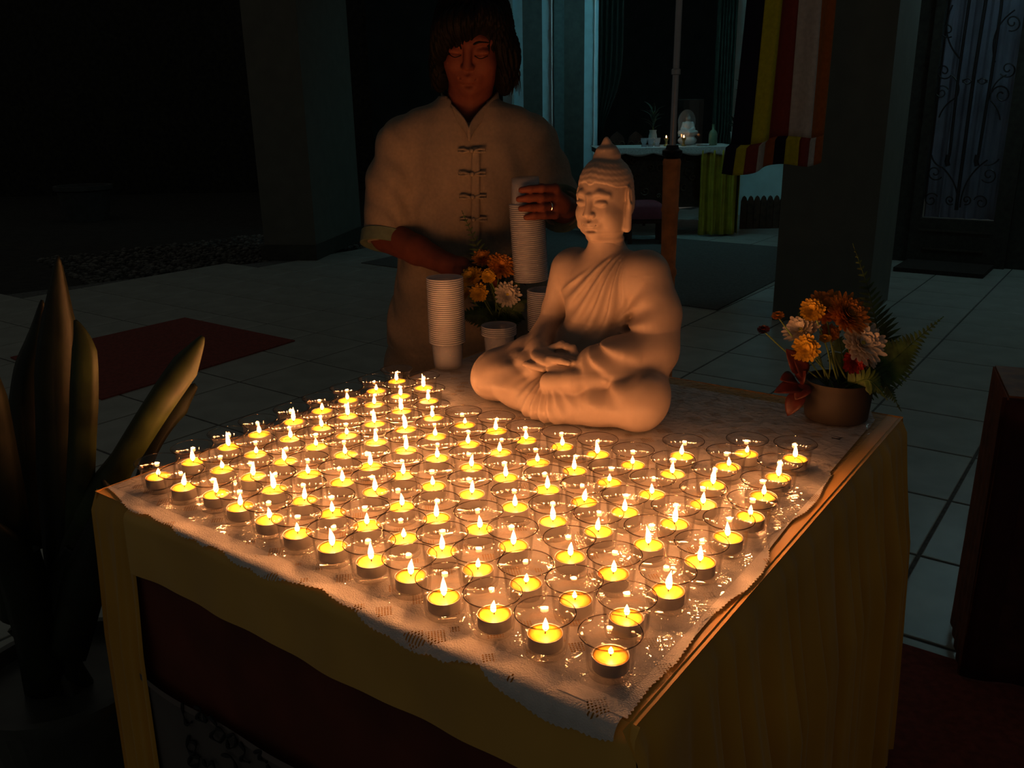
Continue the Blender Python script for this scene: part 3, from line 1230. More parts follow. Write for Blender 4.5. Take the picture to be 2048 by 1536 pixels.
SHORT = {(0, 12): .62, (0, 11): .85, (1, 11): .45, (1, 12): .7, (1, 10): .8, (2, 10): .8, (0, 5): .7}
SIDE = {7: 3, 8: 2}
for n, (j, i, x, y) in enumerate(spots):
    if j < 7:
        where = f'{ORD[i + 1]} from the left in the {ORD[j + 1]} row' if j else f'{ORD[i + 1]} from the left in the front row'
    elif i < SIDE[j]:
        where = f'{ORD[i + 1]} in the {ORD[j + 1]} row left of the statue'
    else:
        k = len(RIMS[j]) - i
        where = ('outermost' if k == 1 else f'{ORD[k]} from outside') + f' in the {ORD[j + 1]} row right of the statue'
    h = holder if n == 0 else copy_tree(holder)
    h.location = (x, y, GLASS_Z)
    h.rotation_euler = (0, 0, random.uniform(0, 6.28))
    tag(h, f'clear glass candle holder, {where}', 'candle holder', 'glass candle holders set in rows on the lace')
    t = light if n == 0 else copy_tree(light)
    t.location = (x + random.uniform(-.0016, .0016), y + random.uniform(-.0016, .0016), GLASS_Z + .0074)
    t.rotation_euler = (0, 0, random.uniform(0, 6.28))
    tag(t, f'lit tealight in the glass {where}', 'candle', 'lit tealights in glass holders')
    fo = [c for c in t.children if c.name.startswith('flame') and c.type == 'MESH'][0]
    fo.data = FM[random.randrange(len(FM))]
    sc = SHORT.get((j, i), random.uniform(.78, 1.15))
    lo = [c for c in t.children if c.name.startswith('flame_light')][0]
    lo.data = LAMPS[0 if sc < .65 else 1 if sc < .88 else 2 if sc < 1.05 else 3]
    lo.location.z = .0185 + .0105 * sc
    fo.scale = (min(1, .6 + .4 * sc), min(1, .6 + .4 * sc), sc)

# ================================================================== PLASTIC CUPS
M_cup = clear_mat('cup_plastic', (.95, .95, .96), (.72, .73, .76), 1.45, .12, haze=.16, hazecol=(.85, .86, .92))
CH, CR, CB = .064, .0405, .0315
b = MB()
b.lathe([(0, .0012), (CB - .002, .0012), (CB, .003), (CB + .0015, .020), (CR - .0050, CH - .0075), (CR - .0048, CH - .0042), (CR - .0012, CH - .0036), (CR + .0006, CH - .0028), (CR + .0006, CH - .0006), (CR - .0006, CH)], 40)
M_lip = clear_mat('cup_lip', (.80, .80, .82), (.5, .5, .54), 1.5, .15, haze=.75, hazecol=(.70, .71, .77))
cup_me = b.build('plastic_cup', M_cup, None, 'all')
CUPS = cup_me.data
CUPS.materials.append(M_lip)
for p in CUPS.polygons:
    if p.center.z > CH - .0044:
        p.material_index = 1
bpy.data.objects.remove(cup_me)


def cup_stack(x, y, z, n, dz, label, group, top_label=None, tilt=None, flip=False):
    R = Matrix.Identity(4)
    if tilt:
        R = Euler(tilt, 'XYZ').to_matrix().to_4x4()
    for k in range(n):
        o = bpy.data.objects.new('plastic_cup', CUPS)
        C.objects.link(o)
        jit = Matrix.Translation((random.uniform(-.0002, .0002), random.uniform(-.0002, .0002), k * dz))
        M = Matrix.Translation((x, y, z)) @ R @ jit @ Matrix.Rotation(random.uniform(0, 6.28), 4, 'Z')
        if flip:
            M = Matrix.Translation((x, y, z)) @ R @ jit @ Matrix.Translation((0, 0, CH)) @ Matrix.Rotation(PI, 4, 'X')
        o.matrix_world = M
        tag(o, top_label if (k == n - 1 and top_label) else label, 'cup', group)


s1 = onz(897, 738, TZ)
s2 = onz(999, 722, TZ)
s3 = onz(1090, 712, TZ)
zt = ony(893, 557, s1[1])[2]
cup_stack(s1[0], s1[1], TZ + .004, int((zt - TZ - CH) / .0046) + 1, .0046, 'clear plastic cup nested in the tall stack beside the candles', 'cups of the tall stack beside the candles',
          'topmost clear plastic cup of the tall stack beside the candles')
zt = ony(999, 664, s2[1])[2]
cup_stack(s2[0], s2[1], TZ + .004, 5, .0046, 'clear plastic cup nested in the short stack before the flowers', 'cups of the short stack',
          'topmost clear plastic cup of the short stack before the flowers')
zt3 = ony(1085, 580, s3[1])[2]
cup_stack(s3[0], s3[1], TZ + .004, int((zt3 - TZ - CH) / .0046) + 1, .0046, 'clear plastic cup nested in the stack half hidden by the statue', 'cups of the stack behind the statue',
          'topmost clear plastic cup of the stack half hidden by the statue')
# the stack the woman holds, upside down over the last one
hy = 2.03
hb, ht = ony(1062, 560, hy), ony(1050, 352, hy)
L = float(np.linalg.norm(ht - hb))
ang = math.atan2(ht[0] - hb[0], ht[2] - hb[2])
HELD_B, HELD_T = hb, ht
cup_stack(hb[0], hb[1], hb[2], int((L - CH) / .0046) + 1, .0046, 'clear plastic cup in the long stack held in the woman\'s hand', 'cups of the stack the woman holds',
          'end cup on top of the long stack held by the woman', tilt=(0, ang, 0), flip=True)

# ================================================================== HEADS (statue and woman share the build-up of a face)
def head(F, c, R, s, statue):
    c = np.array(c)
    R = np.array(R)

    def P(x, y, z):
        return c + R @ (np.array([x, y, z]) * s)

    def E(p, r, k, op='add', rot=None):
        F.ell(P(*p), [q * s for q in r], k * s, R if rot is None else R @ rot, op)

    def K(a, e, r1, r2, k, op='add'):
        F.cap(P(*a), P(*e), r1 * s, r2 * s, k * s, op)

    E((0, -.012, .028), (.074, .092, .088), .02)
    E((0, .018, -.030), (.062 if statue else .057, .066, .080), .03)
    E((0, .046, -.078), (.034, .034, .034), .03)
    E((0, .066, -.094), (.016, .014, .014), .018)
    for sx in (-1, 1):
        E((sx * .036, .054, -.034), (.026, .028, .026), .02)
        E((sx * (.046 if statue else .036), .020, -.066), (.020, .035, .030), .03)
    # brow, sockets, lids
    for sx in (-1, 1):
        K((sx * .009, .080, .020), (sx * .030, .0765, .029), .0042, .0038, .018)
        K((sx * .030, .0765, .029), (sx * .052, .062, .022), .0038, .003, .018)
        E((sx * .031, .100, .006), (.022, .020, .012), .016, 'sub')
        E((sx * .031, .0725, .0015), (.0195, .0120, .0095), .006)
        E((sx * .031, .0865, -.0055), (.0185, .006, .0014), .003, 'sub')
    # nose
    K((0, .082, .020), (0, .0985, -.026), .0075, .0105, .010)
    for sx in (-1, 1):
        E((sx * (.0115 if statue else .0095), .0895, -.031), (.0085 if statue else .0068, .0095, .0075 if statue else .0065), .006)
    # mouth
    E((0, .0785, -.058), (.026, .013, .013), .016)
    K((-.019, .0815, -.0555), (0, .0905, -.0535), .0035, .0048, .005)
    K((0, .0905, -.0535), (.019, .0815, -.0555), .0048, .0035, .005)
    E((0, .087, -.0645), (.0165, .0075, .0058), .005)
    K((-.0205, .086, -.0592), (.0205, .086, -.0592), .0016, .0016, .003, 'sub')
    E((0, .0925, -.044), (.0035, .005, .007), .006, 'sub')
    E((0, .083, -.077), (.014, .006, .005), .008, 'sub')
    # ears
    for sx in (-1, 1):
        if statue:
            E((sx * .081, -.006, .006), (.010, .019, .034), .006, rot=rotm(0, 0, sx * -.45))
            E((sx * .0905, -.002, .010), (.006, .009, .020), .005, 'sub')
            K((sx * .0815, -.002, -.018), (sx * .079, .008, -.080), .0095, .0125, .008)
        else:
            E((sx * .075, -.008, -.002), (.009, .017, .030), .006)
    return P


# ================================================================== STATUE
BC = wt(-.478, .716)
statue = empty('seated_statue', BC, YAW + PI)      # local +y looks out over the candles, local -x is picture right
statue.rotation_euler = (0, 0, YAW)
tag(statue, 'white seated statue in meditation with draped robe behind the candles', 'statue')
M_stone = mat('white_resin', (0.34, 0.268, 0.222), .55, .03, 30, spec=.3)
# local axes: x along U (picture right), -y towards the candles. Built here with y pointing to the front, mirrored below.
F = Field((-.27, -.16, -.01), (.27, .23, .375), .0025)
# seat and crossed legs
F.ell((0, .015, .045), (.15, .115, .052), .03)
for sx in (-1, 1):
    F.chain([(sx * .075, -.03, .060), (sx * .150, .045, .056), (sx * .188, .090, .050)], [.060, .057, .047], .03)
    F.ell((sx * .198, .095, .047), (.040, .064, .046), .025)
F.chain([(-.185, .110, .046), (-.10, .128, .042), (.03, .150, .040)], [.044, .040, .032], .025)
F.chain([(.185, .110, .044), (.10, .125, .036), (-.03, .145, .030)], [.044, .038, .030], .025)
F.ell((0, .135, .022), (.075, .055, .026), .03)
F.warp(lambda x, y, z, f: np.where(np.abs(f) < .03, .0030 * np.sin(26 * np.arctan2(x * 1.0, z - .115) + 0 * y) * np.clip((y - .09) / .05, 0, 1) * np.clip(1 - np.abs(x) / .10, 0, 1), 0),
       (-.14, .05, -.01), (.14, .23, .11))
F.warp(lambda x, y, z, f: np.where(np.abs(f) < .03, .0026 * np.sin(130 * (z + .22 * np.abs(x)) + 14 * np.abs(x)) * np.clip((np.abs(x) - .07) / .04, 0, 1) * np.clip((.20 - np.abs(x)) / .04, 0, 1) * np.clip((z - .03) / .02, 0, 1) * np.clip((y - .03) / .05, 0, 1), 0),
       (-.27, -.0, .0), (.27, .23, .14))
# torso
F.ell((0, -.030, .115), (.098, .078, .085), .035)
F.ell((0, -.030, .195), (.100, .072, .085), .035)
F.ell((0, -.030, .240), (.112, .066, .062), .03)
for sx in (-1, 1):
    F.ell((sx * .098, -.034, .252), (.046, .050, .046), .025)
F.cap((0, -.030, .29), (0, -.018, .36), .042, .036, .03)
# robe: thicker cloth over the torso below a slanting hem from the left neck to the right armpit
def robe(x, y, z, f):
    # hem line in the front view
    e = (x + .085) * .56 + (.222 - z)              # >0 below the hem on the body's right, over the left shoulder
    m = 1 / (1 + np.exp(-e / .0022))
    # pleats fan out from the left shoulder
    dx, dz = x - .075, .335 - z
    th = np.arctan2(-dx, dz)
    r = np.sqrt(dx * dx + dz * dz)
    pl = np.sin(th * 30 + 2.0 * np.sin(r * 16)) * np.clip((r - .03) / .05, 0, 1) * np.clip((.24 - r) / .08, 0, 1) * np.clip((th + .15) / .25, 0, 1)
    pl = np.sign(pl) * np.abs(pl) ** .8
    keep = np.clip((z - .10) / .03, 0, 1)
    return np.where(np.abs(f) < .03, keep * m * (-.0038 + .0036 * pl * np.clip((y + .02) / .03, 0, 1)), 0)


F.warp(robe, (-.17, -.13, .06), (.17, .10, .345))
# bare right arm
F.chain([(-.118, -.034, .248), (-.142, -.022, .165), (-.138, .005, .120)], [.040, .033, .032], .012)
F.chain([(-.138, .005, .120), (-.090, .085, .108), (-.050, .118, .110)], [.032, .026, .019], .012)
# sleeved left arm
F.chain([(.112, -.034, .250), (.148, -.020, .180), (.158, .006, .125)], [.050, .052, .054], .018)
F.chain([(.158, .006, .125), (.115, .070, .108), (.075, .110, .106)], [.053, .046, .036], .018)


def sleeve(x, y, z, f):
    dx, dz = x - .05, z - .155
    th = np.arctan2(dz, dx)
    r = np.sqrt(dx * dx + dz * dz)
    return np.where(np.abs(f) < .03, .0048 * np.sin(th * 15 + 1.2) * np.clip((r - .02) / .03, 0, 1) * np.clip((.16 - r) / .05, 0, 1) * np.clip((x - .055) / .03, 0, 1) * np.clip((y + .01) / .02, 0, 1) * np.clip(1.2 - th, 0, 1) * np.clip(th + 1.6, 0, 1), 0)


F.warp(sleeve, (.03, -.04, .02), (.23, .2, .26))
F.ell((.052, .128, .100), (.020, .022, .012), .004, rotm(0, 0, .5), 'sub')
# hands resting in the lap, palms up
F.ell((.018, .130, .100), (.046, .026, .012), .010, rotm(0, 0, -.15))
F.ell((-.030, .133, .113), (.044, .024, .011), .005, rotm(0, .1, .25))
for k in range(4):
    F.chain([(-.010, .118 + .0105 * k, .116), (.022, .119 + .0105 * k, .117), (.050 - .004 * abs(k - 1.5), .118 + .0105 * k, .115)], [.0065, .006, .0048], .003)
    F.chain([(-.015, .120 + .0110 * k, .098), (-.040, .124 + .0105 * k, .100), (-.062, .128 + .0100 * k, .103)], [.0065, .006, .005], .003)
F.chain([(-.035, .112, .124), (-.012, .112, .134), (.006, .116, .134)], [.008, .007, .0055], .005)
F.chain([(.040, .112, .112), (.022, .112, .130), (.006, .116, .134)], [.008, .007, .0055], .005)
# feet: soles turned up on the opposite thighs
F.chain([(.010, .165, .078), (.060, .150, .083), (.118, .120, .086)], [.020, .020, .013], .010)
F.chain([(-.050, .135, .083), (-.095, .115, .090), (-.140, .088, .092)], [.020, .018, .011], .010)
for sx, bx, by, bz in ((1, .122, .118, .086), (-1, -.142, .086, .092)):
    for k in range(5):
        F.ell((bx + sx * (.006 - .002 * abs(k - 1)), by + (k - 2) * .0062, bz + .002), (.008, .0042, .0046), .003)
F.f = np.maximum(F.f, -(F.ax[2][None, None, :] - .0005))
me = F.mesh('body')
co = np.empty(len(me.vertices) * 3, np.float32)
me.vertices.foreach_get('co', co)
co = co.reshape(-1, 3)
up_ = np.clip((co[:, 2] - .10) / .06, 0, 1)
co[:, 1] -= .04 + .022 * up_
co[:, 0] *= .855 - .055 * up_
co[:, 2] *= .965
co[:, 1] *= -1
me.vertices.foreach_set('co', co.ravel())
me.flip_normals()
link('body', me, M_stone, statue, 'all')
# head on a finer grid
HC = np.array([0.0, -.078, .388])
F = Field((-.075, -.165, .285), (.075, .015, .51), .00135)
RS = rotm(-.10, 0, 0)
P = head(F, HC, RS, .645, True)
F.cap((0, -.092, .285), (0, -.082, .345), .036, .032, .02)
F.warp(lambda x, y, z, f: np.where(np.abs(f) < .02, .0008 * np.cos((z - .320) * 420) * np.clip((.334 - z) / .006, 0, 1) * np.clip((z - .302) / .006, 0, 1), 0), (-.06, -.12, .30), (.06, .02, .36))
# hair cap with its hairline, topknot and flame tip
s = .645
F2 = Field((-.075, -.165, .285), (.075, .015, .51), .00135)
F2.ell(P(0, -.014, .034), [.0775 * s, .0955 * s, .090 * s], 0, RS)
F2.ell(P(0, -.03, -.02), [.076 * s, .075 * s, .07 * s], .02 * s, RS)
x, y, z = F2.xyz(F2.sl((-1, -1, -1), (1, 1, 1)))
lx, ly, lz = x - HC[0], y - HC[1], z - HC[2]
hx, hy_, hz = [RS[0, i] * lx + RS[1, i] * ly + RS[2, i] * lz for i in range(3)]
hx, hy_, hz = hx / s, hy_ / s, hz / s
line = .056 + .012 * np.cos(hx * 40) * np.clip(1 - np.abs(hx) / .08, 0, 1) - .012 * np.exp(-(hx / .014) ** 2) - .55 * np.clip(np.abs(hx) - .045, 0, 1)
cut = np.where(hy_ > -.005, (line - hz) * .8, -1 + 0 * hz)
cut = np.where((hy_ <= -.005) & (hz < -.055), (-.055 - hz), cut) * s
F2.f = np.maximum(F2.f, cut.astype(np.float32))
F2.f += np.where(np.abs(F2.f) < .012, .0003 * np.sin(hz * 420 + 5 * np.abs(hx) / .05 + .5 * np.sin(np.arctan2(hx, hy_) * 23)) , 0).astype(np.float32)
F2.ell(P(0, -.026, .118), [.040 * s, .042 * s, .028 * s], .008 * s, RS)
F2.ell(P(0, -.026, .138), [.030 * s, .032 * s, .017 * s], .010 * s, RS)
F2.chain([P(0, -.026, .146), P(0, -.026, .160), P(0, -.026, .170)], [.016 * s, .010 * s, .004 * s], .012 * s)
k = .0016
a, d = F.f, F2.f
hh = np.clip(.5 + .5 * (a - d) / k, 0, 1)
F.f = a * (1 - hh) + d * hh - k * hh * (1 - hh)
me = F.mesh('head')
co = np.empty(len(me.vertices) * 3, np.float32)
me.vertices.foreach_get('co', co)
co = co.reshape(-1, 3)
co[:, 1] *= -1
me.vertices.foreach_set('co', co.ravel())
me.flip_normals()
link('head', me, M_stone, statue, 'all')
statue.location = (BC[0], BC[1], TZ + .0045)
# ================================================================== FLOWERS
def spline(pts, n=8):
    pts = [np.array(p, float) for p in pts]
    k = len(pts)
    out = []
    for i in range(k - 1):
        p0, p1, p2, p3 = [pts[max(0, min(k - 1, i + o))] for o in (-1, 0, 1, 2)]
        for t in np.linspace(0, 1, n + 1)[:-1]:
            out.append(.5 * (2 * p1 + (p2 - p0) * t + (2 * p0 - 5 * p1 + 4 * p2 - p3) * t * t + (3 * p1 - p0 - 3 * p2 + p3) * t ** 3))
    out.append(pts[-1])
    return out


def frame_of(d):
    d = Vector(d).normalized()
    a = d.orthogonal().normalized()
    return a, d.cross(a), d


def chrysanthemum(c, axis, R, layers, m, parent, mc=None, cup=.5, pw=.16):
    """ring upon ring of spoon petals round a small disc; returns the flower head (a part) with its disc as sub-part"""
    a, bb, d = frame_of(axis)
    b = MB()
    c = Vector(c)
    for l in range(layers):
        f = 1 - l / (layers + .6)
        n = max(7, int(20 * (.55 + .45 * f)))
        el = .15 + cup * (1 - f) * 1.9
        for k in range(n):
            w = 2 * PI * (k + .5 * (l % 2)) / n + random.uniform(-.08, .08)
            L = R * (f * .95 + .1) * random.uniform(.88, 1.08)
            e2 = el + random.uniform(-.1, .1)
            rad = a * math.cos(w) + bb * math.sin(w)
            tan = d.cross(rad)
            pts = []
            for t, wd, lift in ((0.05, .35, 0), (.35, .8, .02), (.7, 1.0, .05), (.92, .75, .12), (1.0, .25, .17)):
                p = c + rad * (L * t * math.cos(e2)) + d * (L * t * math.sin(e2) + L * lift + .002 * l)
                hw = R * pw * .78 * wd
                pts += [p - tan * hw + d * hw * .35, p, p + tan * hw + d * hw * .35]
            b.add(pts, [(3 * i + j, 3 * i + j + 1, 3 * i + j + 4, 3 * i + j + 3) for i in range(4) for j in range(2)])
    o = b.build('flower_head', m, parent, 'all')
    if mc:
        b = MB()
        b.ball(tuple(c + d * R * .16), (R * .2, R * .2, R * .16), 10, 6)
        b.build('flower_disc', mc, o, True)
    return o


def frond(pts, width, m, parent, name='fern_frond', normal=(0, -1, .4), seg=34):
    P = spline(pts, 10)
    P = [P[int(round(i * (len(P) - 1) / seg))] for i in range(seg + 1)]
    b = MB()
    b.tube(P, [.0016 * (1 - .8 * i / seg) + .0003 for i in range(seg + 1)], 5)
    nn = np.array(normal, float)
    nn /= np.linalg.norm(nn)
    for i in range(3, seg + 1):
        t = i / seg
        d = P[min(i + 1, seg)] - P[i - 1]
        d = d / (np.linalg.norm(d) + 1e-9)
        s = np.cross(d, nn)
        s /= np.linalg.norm(s) + 1e-9
        L = width * (math.sin(PI * min(1, .16 + .84 * t) ** .8) ** .7 * (1.02 - t) * 1.6 + .02)
        L = min(L, width)
        for sg in (-1, 1):
            ax = s * sg * .86 + d * .5
            ax /= np.linalg.norm(ax)
            hw = .0042 * (L / width) + .0016
            base = P[i]
            rows = []
            for q, wq in ((0, .8), (.35, 1), (.7, .65), (1, .06)):
                c0 = base + ax * L * q - nn * L * .18 * q * q + np.array([0, 0, -.06 * L * q * q])
                rows += [c0 - d * hw * wq, c0 + nn * .0006, c0 + d * hw * wq]
            b.add(rows, [(3 * r + j, 3 * r + j + 1, 3 * r + j + 4, 3 * r + j + 3) for r in range(3) for j in range(2)])
    return b.build(name, m, parent, 'all')


def oval_leaf(base, tip, w, m, parent, name='leaf', up=(0, 0, 1), fold=.25, droop=.12):
    base, tip, up = np.array(base, float), np.array(tip, float), np.array(up, float)
    d = tip - base
    L = np.linalg.norm(d)
    s = np.cross(d / L, up)
    s /= np.linalg.norm(s) + 1e-9
    n = np.cross(s, d / L)
    v = []
    N = 9
    for i in range(N + 1):
        t = i / N
        hw = w * math.sin(PI * t ** .85) ** .8 + .0006
        c0 = base + d * t + n * (L * droop * math.sin(PI * t))
        for k in (-1, -.5, 0, .5, 1):
            v.append(c0 + s * hw * k + n * abs(k) * hw * fold)
    b = MB()
    b.add(v, [(5 * i + j, 5 * i + j + 1, 5 * i + j + 6, 5 * i + j + 5) for i in range(N) for j in range(4)])
    return b.build(name, m, parent, 'all', thick=.0006)


M_orange = mat('petal_orange', (0.55, 0.215, 0.022), .6, .25, 60, trans=.25)
M_yellow = mat('petal_yellow', (0.58, 0.34, 0.022), .6, .15, 60, trans=.25)
M_whitep = mat('petal_white', (0.60, 0.55, 0.48), .6, .05, 60, trans=.25)
M_redp = mat('petal_red', (0.28, 0.02, 0.02), .6, .15, 60, trans=.2)
M_disc = mat('flower_disc', (0.55, 0.42, 0.05), .8, .3, 200)
M_stem = mat('stem_green', (0.10, 0.17, 0.04), .6, .2, 40)
M_fern = mat('fern_green', (0.085, 0.17, 0.035), .55, .25, 50, trans=.3)
M_fern2 = mat('fern_dark', (0.035, 0.085, 0.022), .6, .25, 50, trans=.3)
M_redleaf = mat('red_leaf', (0.09, 0.016, 0.012), .5, .2, 50, trans=.25)
M_clay = mat('brown_clay', (0.034, 0.026, 0.018), .65, .15, 20)


def bowl(parent, R, H, m):
    b = MB()
    b.lathe([(0, 0), (R * .86, 0), (R * .92, .004), (R * .97, H * .5), (R, H * .93), (R * 1.01, H), (R * .95, H), (R * .92, H * .9), (R * .9, H * .82), (0, H * .82)], 36)
    b.build('pot', m, parent, True)


def blossom(parent, c, foot, R, m, axis, layers=4, cup=.5, mc=None, pw=.16):
    mid = (np.array(c) * .45 + np.array(foot) * .55) + np.array([random.uniform(-.008, .008), random.uniform(-.008, .008), .0])
    b = MB()
    b.tube(spline([foot, mid, np.array(c) - np.array(axis) * R * .15], 6), .0016, 6)
    b.build('stem', M_stem, parent, True)
    return chrysanthemum(c, axis, R, layers, m, parent, mc, cup, pw)


# --- bowl of flowers at the right back corner of the table
pr = wt(-.040, .900)
AR = empty('flower_arrangement', (0, 0, 0))
tag(AR, 'brown bowl of orange and white chrysanthemums with long fern fronds on the table corner', 'flower arrangement')
pot = empty('tmp')
b = MB()
RP, HP = .060, .074
b.lathe([(0, 0), (RP * .86, 0), (RP * .93, .004), (RP * .98, HP * .55), (RP * 1.0, HP * .93), (RP * 1.02, HP), (RP * .96, HP), (RP * .93, HP * .85), (0, HP * .82)], 40,
        Matrix.Translation((pr[0], pr[1], TZ + .0045)))
b.build('pot', M_clay, AR, True)
bpy.data.objects.remove(pot)
f0 = np.array([pr[0], pr[1], TZ + .065])


def rf(px, py, dy):
    return ony(px, py, pr[1] + dy)


AX = (-.25, -.75, .55)
for (px, py, dy, R, m, ax, ly, mc, pw) in [
    (1652, 622, .00, .040, M_orange, (-.2, -.55, .8), 5, None, .15), (1690, 632, -.02, .040, M_orange, (.25, -.75, .55), 6, None, .14),
    (1626, 622, -.02, .022, M_yellow, (-.5, -.7, .5), 4, None, .2), (1720, 690, -.03, .041, M_whitep, (.15, -.8, .6), 5, M_disc, .16),
    (1606, 664, .00, .034, M_whitep, (-.6, -.35, .7), 4, M_disc, .17), (1612, 698, -.035, .024, M_yellow, (-.35, -.8, .3), 4, None, .2),
    (1706, 722, -.03, .024, M_redp, (.1, -.9, .2), 4, None, .2), (1737, 712, -.015, .022, M_whitep, (.5, -.7, .2), 3, M_disc, .2),
    (1658, 668, .01, .018, M_orange, (0, -.7, .6), 3, None, .22)]:
    c = rf(px, py, dy)
    blossom(AR, c, f0 + np.array([random.uniform(-.03, .03), random.uniform(-.02, .02), 0]), R, m, ax, ly, .42, mc, pw)
for px, py, dy, m in [(1556, 634, -.01, M_orange), (1608, 632, .01, M_stem), (1650, 680, -.03, M_yellow), (1527, 662, .02, M_redleaf)]:
    c = rf(px, py, dy)
    b = MB()
    b.tube(spline([f0 + np.array([-.02, 0, 0]), (f0 * .4 + c * .6) + np.array([0, 0, -.01]), c], 6), .0013, 6)
    b.build('stem', M_stem, AR, True)
    chrysanthemum(c, (-.2, -.4, .9), .011, 2, m, AR, None, .9, .3)
frond([f0 + [.01, .01, .0], rf(1760, 740, .0), rf(1820, 690, .0), rf(1886, 634, .0)], .050, M_fern, AR, normal=(.2, -1, .5), seg=40)
frond([f0 + [.02, .02, .0], rf(1752, 700, .03), rf(1742, 600, .03), rf(1706, 488, .03)], .050, M_fern2, AR, normal=(-.1, -1, .1), seg=40)
frond([f0 + [.02, .0, .0], rf(1745, 745, -.02), rf(1775, 775, -.03), rf(1802, 822, -.04)], .035, M_fern2, AR, normal=(.2, -1, .6), seg=26)
frond([f0 + [.0, -.02, .0], rf(1730, 760, -.05), rf(1752, 772, -.06), rf(1775, 800, -.07)], .028, M_fern, AR, normal=(.2, -1, .6), seg=22)
frond([f0 + [.0, .02, .0], rf(1690, 740, .03), rf(1680, 690, .04), rf(1672, 640, .05)], .035, M_fern2, AR, normal=(0, -1, .3), seg=24)
for p, q, w in [((1598, 745), (1572, 698), .016), ((1592, 760), (1560, 760), .014), ((1606, 775), (1548, 785), .015), ((1606, 782), (1575, 832), .016), ((1620, 770), (1590, 800), .014),
                ((1610, 752), (1588, 716), .014), ((1600, 765), (1612, 742), .013)]:
    oval_leaf(rf(p[0], p[1], -.02), rf(q[0], q[1], -.035), w, M_redleaf, AR, up=(-.3, -.6, .7))
b = MB()
b.tube(spline([f0 + [-.02, -.01, 0], rf(1625, 782, -.02), rf(1606, 772, -.02), rf(1596, 752, -.02), rf(1590, 735, -.02)], 6), .0016, 6)
b.build('stem', M_redleaf, AR, True)

# --- flowers behind the cup stacks
pr2 = onz(1003, 690, TZ)
pr2 = np.array([-.022, 2.033, TZ])
AB = empty('flower_arrangement', (0, 0, 0))
tag(AB, 'small pot of yellow, orange and white chrysanthemums standing between the cup stacks', 'flower arrangement')
b = MB()
RP, HP = .036, .055
b.lathe([(0, 0), (RP * .86, 0), (RP * .93, .004), (RP, HP * .93), (RP * 1.02, HP), (RP * .96, HP), (RP * .93, HP * .85), (0, HP * .82)], 32,
        Matrix.Translation((pr2[0], pr2[1], TZ + .0045)))
b.build('pot', M_clay, AB, True)
f1 = np.array([pr2[0], pr2[1], TZ + .05])


def bf(px, py, dy):
    return ony(px, py, pr2[1] + dy)


for (px, py, dy, R, m, ax, ly, mc, pw) in [
    (966, 520, .02, .026, M_orange, (-.2, -.6, .7), 5, None, .16), (1000, 535, -.01, .033, M_orange, (.25, -.75, .5), 6, None, .15),
    (945, 556, -.02, .028, M_yellow, (-.4, -.6, .6), 4, M_disc, .2), (959, 586, -.035, .022, M_yellow, (-.2, -.9, .3), 4, None, .2),
    (977, 553, -.03, .017, M_yellow, (0, -.9, .4), 3, None, .25), (1014, 590, -.03, .031, M_whitep, (.15, -.9, .35), 4, M_disc, .17),
    (932, 588, -.01, .016, M_yellow, (-.6, -.6, .4), 3, None, .25)]:
    blossom(AB, bf(px, py, dy), f1 + np.array([random.uniform(-.02, .02), random.uniform(-.02, .02), 0]), R, m, ax, ly, .42, mc, pw)
frond([f1, bf(985, 600, .03), bf(960, 510, .03), bf(924, 422, .03)], .062, M_fern2, AB, normal=(0, -1, .1), seg=36)
for tip, wd in [((1040, 560), .035), ((925, 640), .03), ((1050, 640), .03), ((960, 660), .03), ((1030, 668), .03), ((890, 640), .028), ((1060, 600), .03)]:
    t = bf(tip[0], tip[1], -.02)
    frond([f1 + [0, 0, .0], f1 * .5 + t * .5 + [0, -.01, .03], t], wd, M_fern2, AB, normal=(0, -1, .5), seg=24)
oval_leaf(bf(1030, 540, .01), bf(1062, 525, .0), .014, M_redleaf, AB)
oval_leaf(bf(1018, 555, .01), bf(1052, 572, .0), .014, M_redleaf, AB)

# --- tall leafy plant in a pot at the left of the table
PX, PY = -.80, 1.42
plant = empty('potted_plant', (0, 0, 0))
tag(plant, 'tall dark potted plant with broad stiff leaves at the table\'s left corner', 'plant')
b = MB()
b.lathe([(0, 0), (.11, 0), (.13, .02), (.165, .27), (.175, .28), (.175, .30), (.16, .30), (.155, .27), (0, .26)], 36, Matrix.Translation((PX - .06, PY, 0.001)))
b.build('pot', mat('dark_glazed_pot', (0.05, 0.055, 0.05), .3, .2, 15), plant, True)
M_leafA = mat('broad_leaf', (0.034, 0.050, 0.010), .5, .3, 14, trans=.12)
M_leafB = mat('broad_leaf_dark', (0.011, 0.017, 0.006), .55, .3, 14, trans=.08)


def blade(px, widths, m, ys, roll=0.0, cup=.5):
    """stiff leaf along photo points; ys = distances; widths in px at each point"""
    P, Wd = [], []
    for (x, y), yy in zip(px, ys):
        P.append(ony(x, y, yy))
    k = len(P)
    ts = np.linspace(0, 1, k)
    S_ = spline(P, 8)
    n = len(S_)
    v = []
    for i, c0 in enumerate(S_):
        t = i / (n - 1)
        w = float(np.interp(t, ts, widths)) / FPX * c0[1] * .5
        d = S_[min(i + 1, n - 1)] - S_[max(i - 1, 0)]
        d /= np.linalg.norm(d)
        side = np.cross(d, np.array([math.sin(roll), -math.cos(roll), .15]))
        side /= np.linalg.norm(side)
        nr = np.cross(side, d)
        for q in (-1, -.66, -.33, 0, .33, .66, 1):
            v.append(c0 + side * w * q - nr * w * cup * q * q + side * w * .05 * math.sin(t * 9 + q))
    b = MB()
    b.add(v, [(7 * i + j, 7 * i + j + 1, 7 * i + j + 8, 7 * i + j + 7) for i in range(n - 1) for j in range(6)])
    return b.build('leaf', m, plant, 'all', thick=.002)


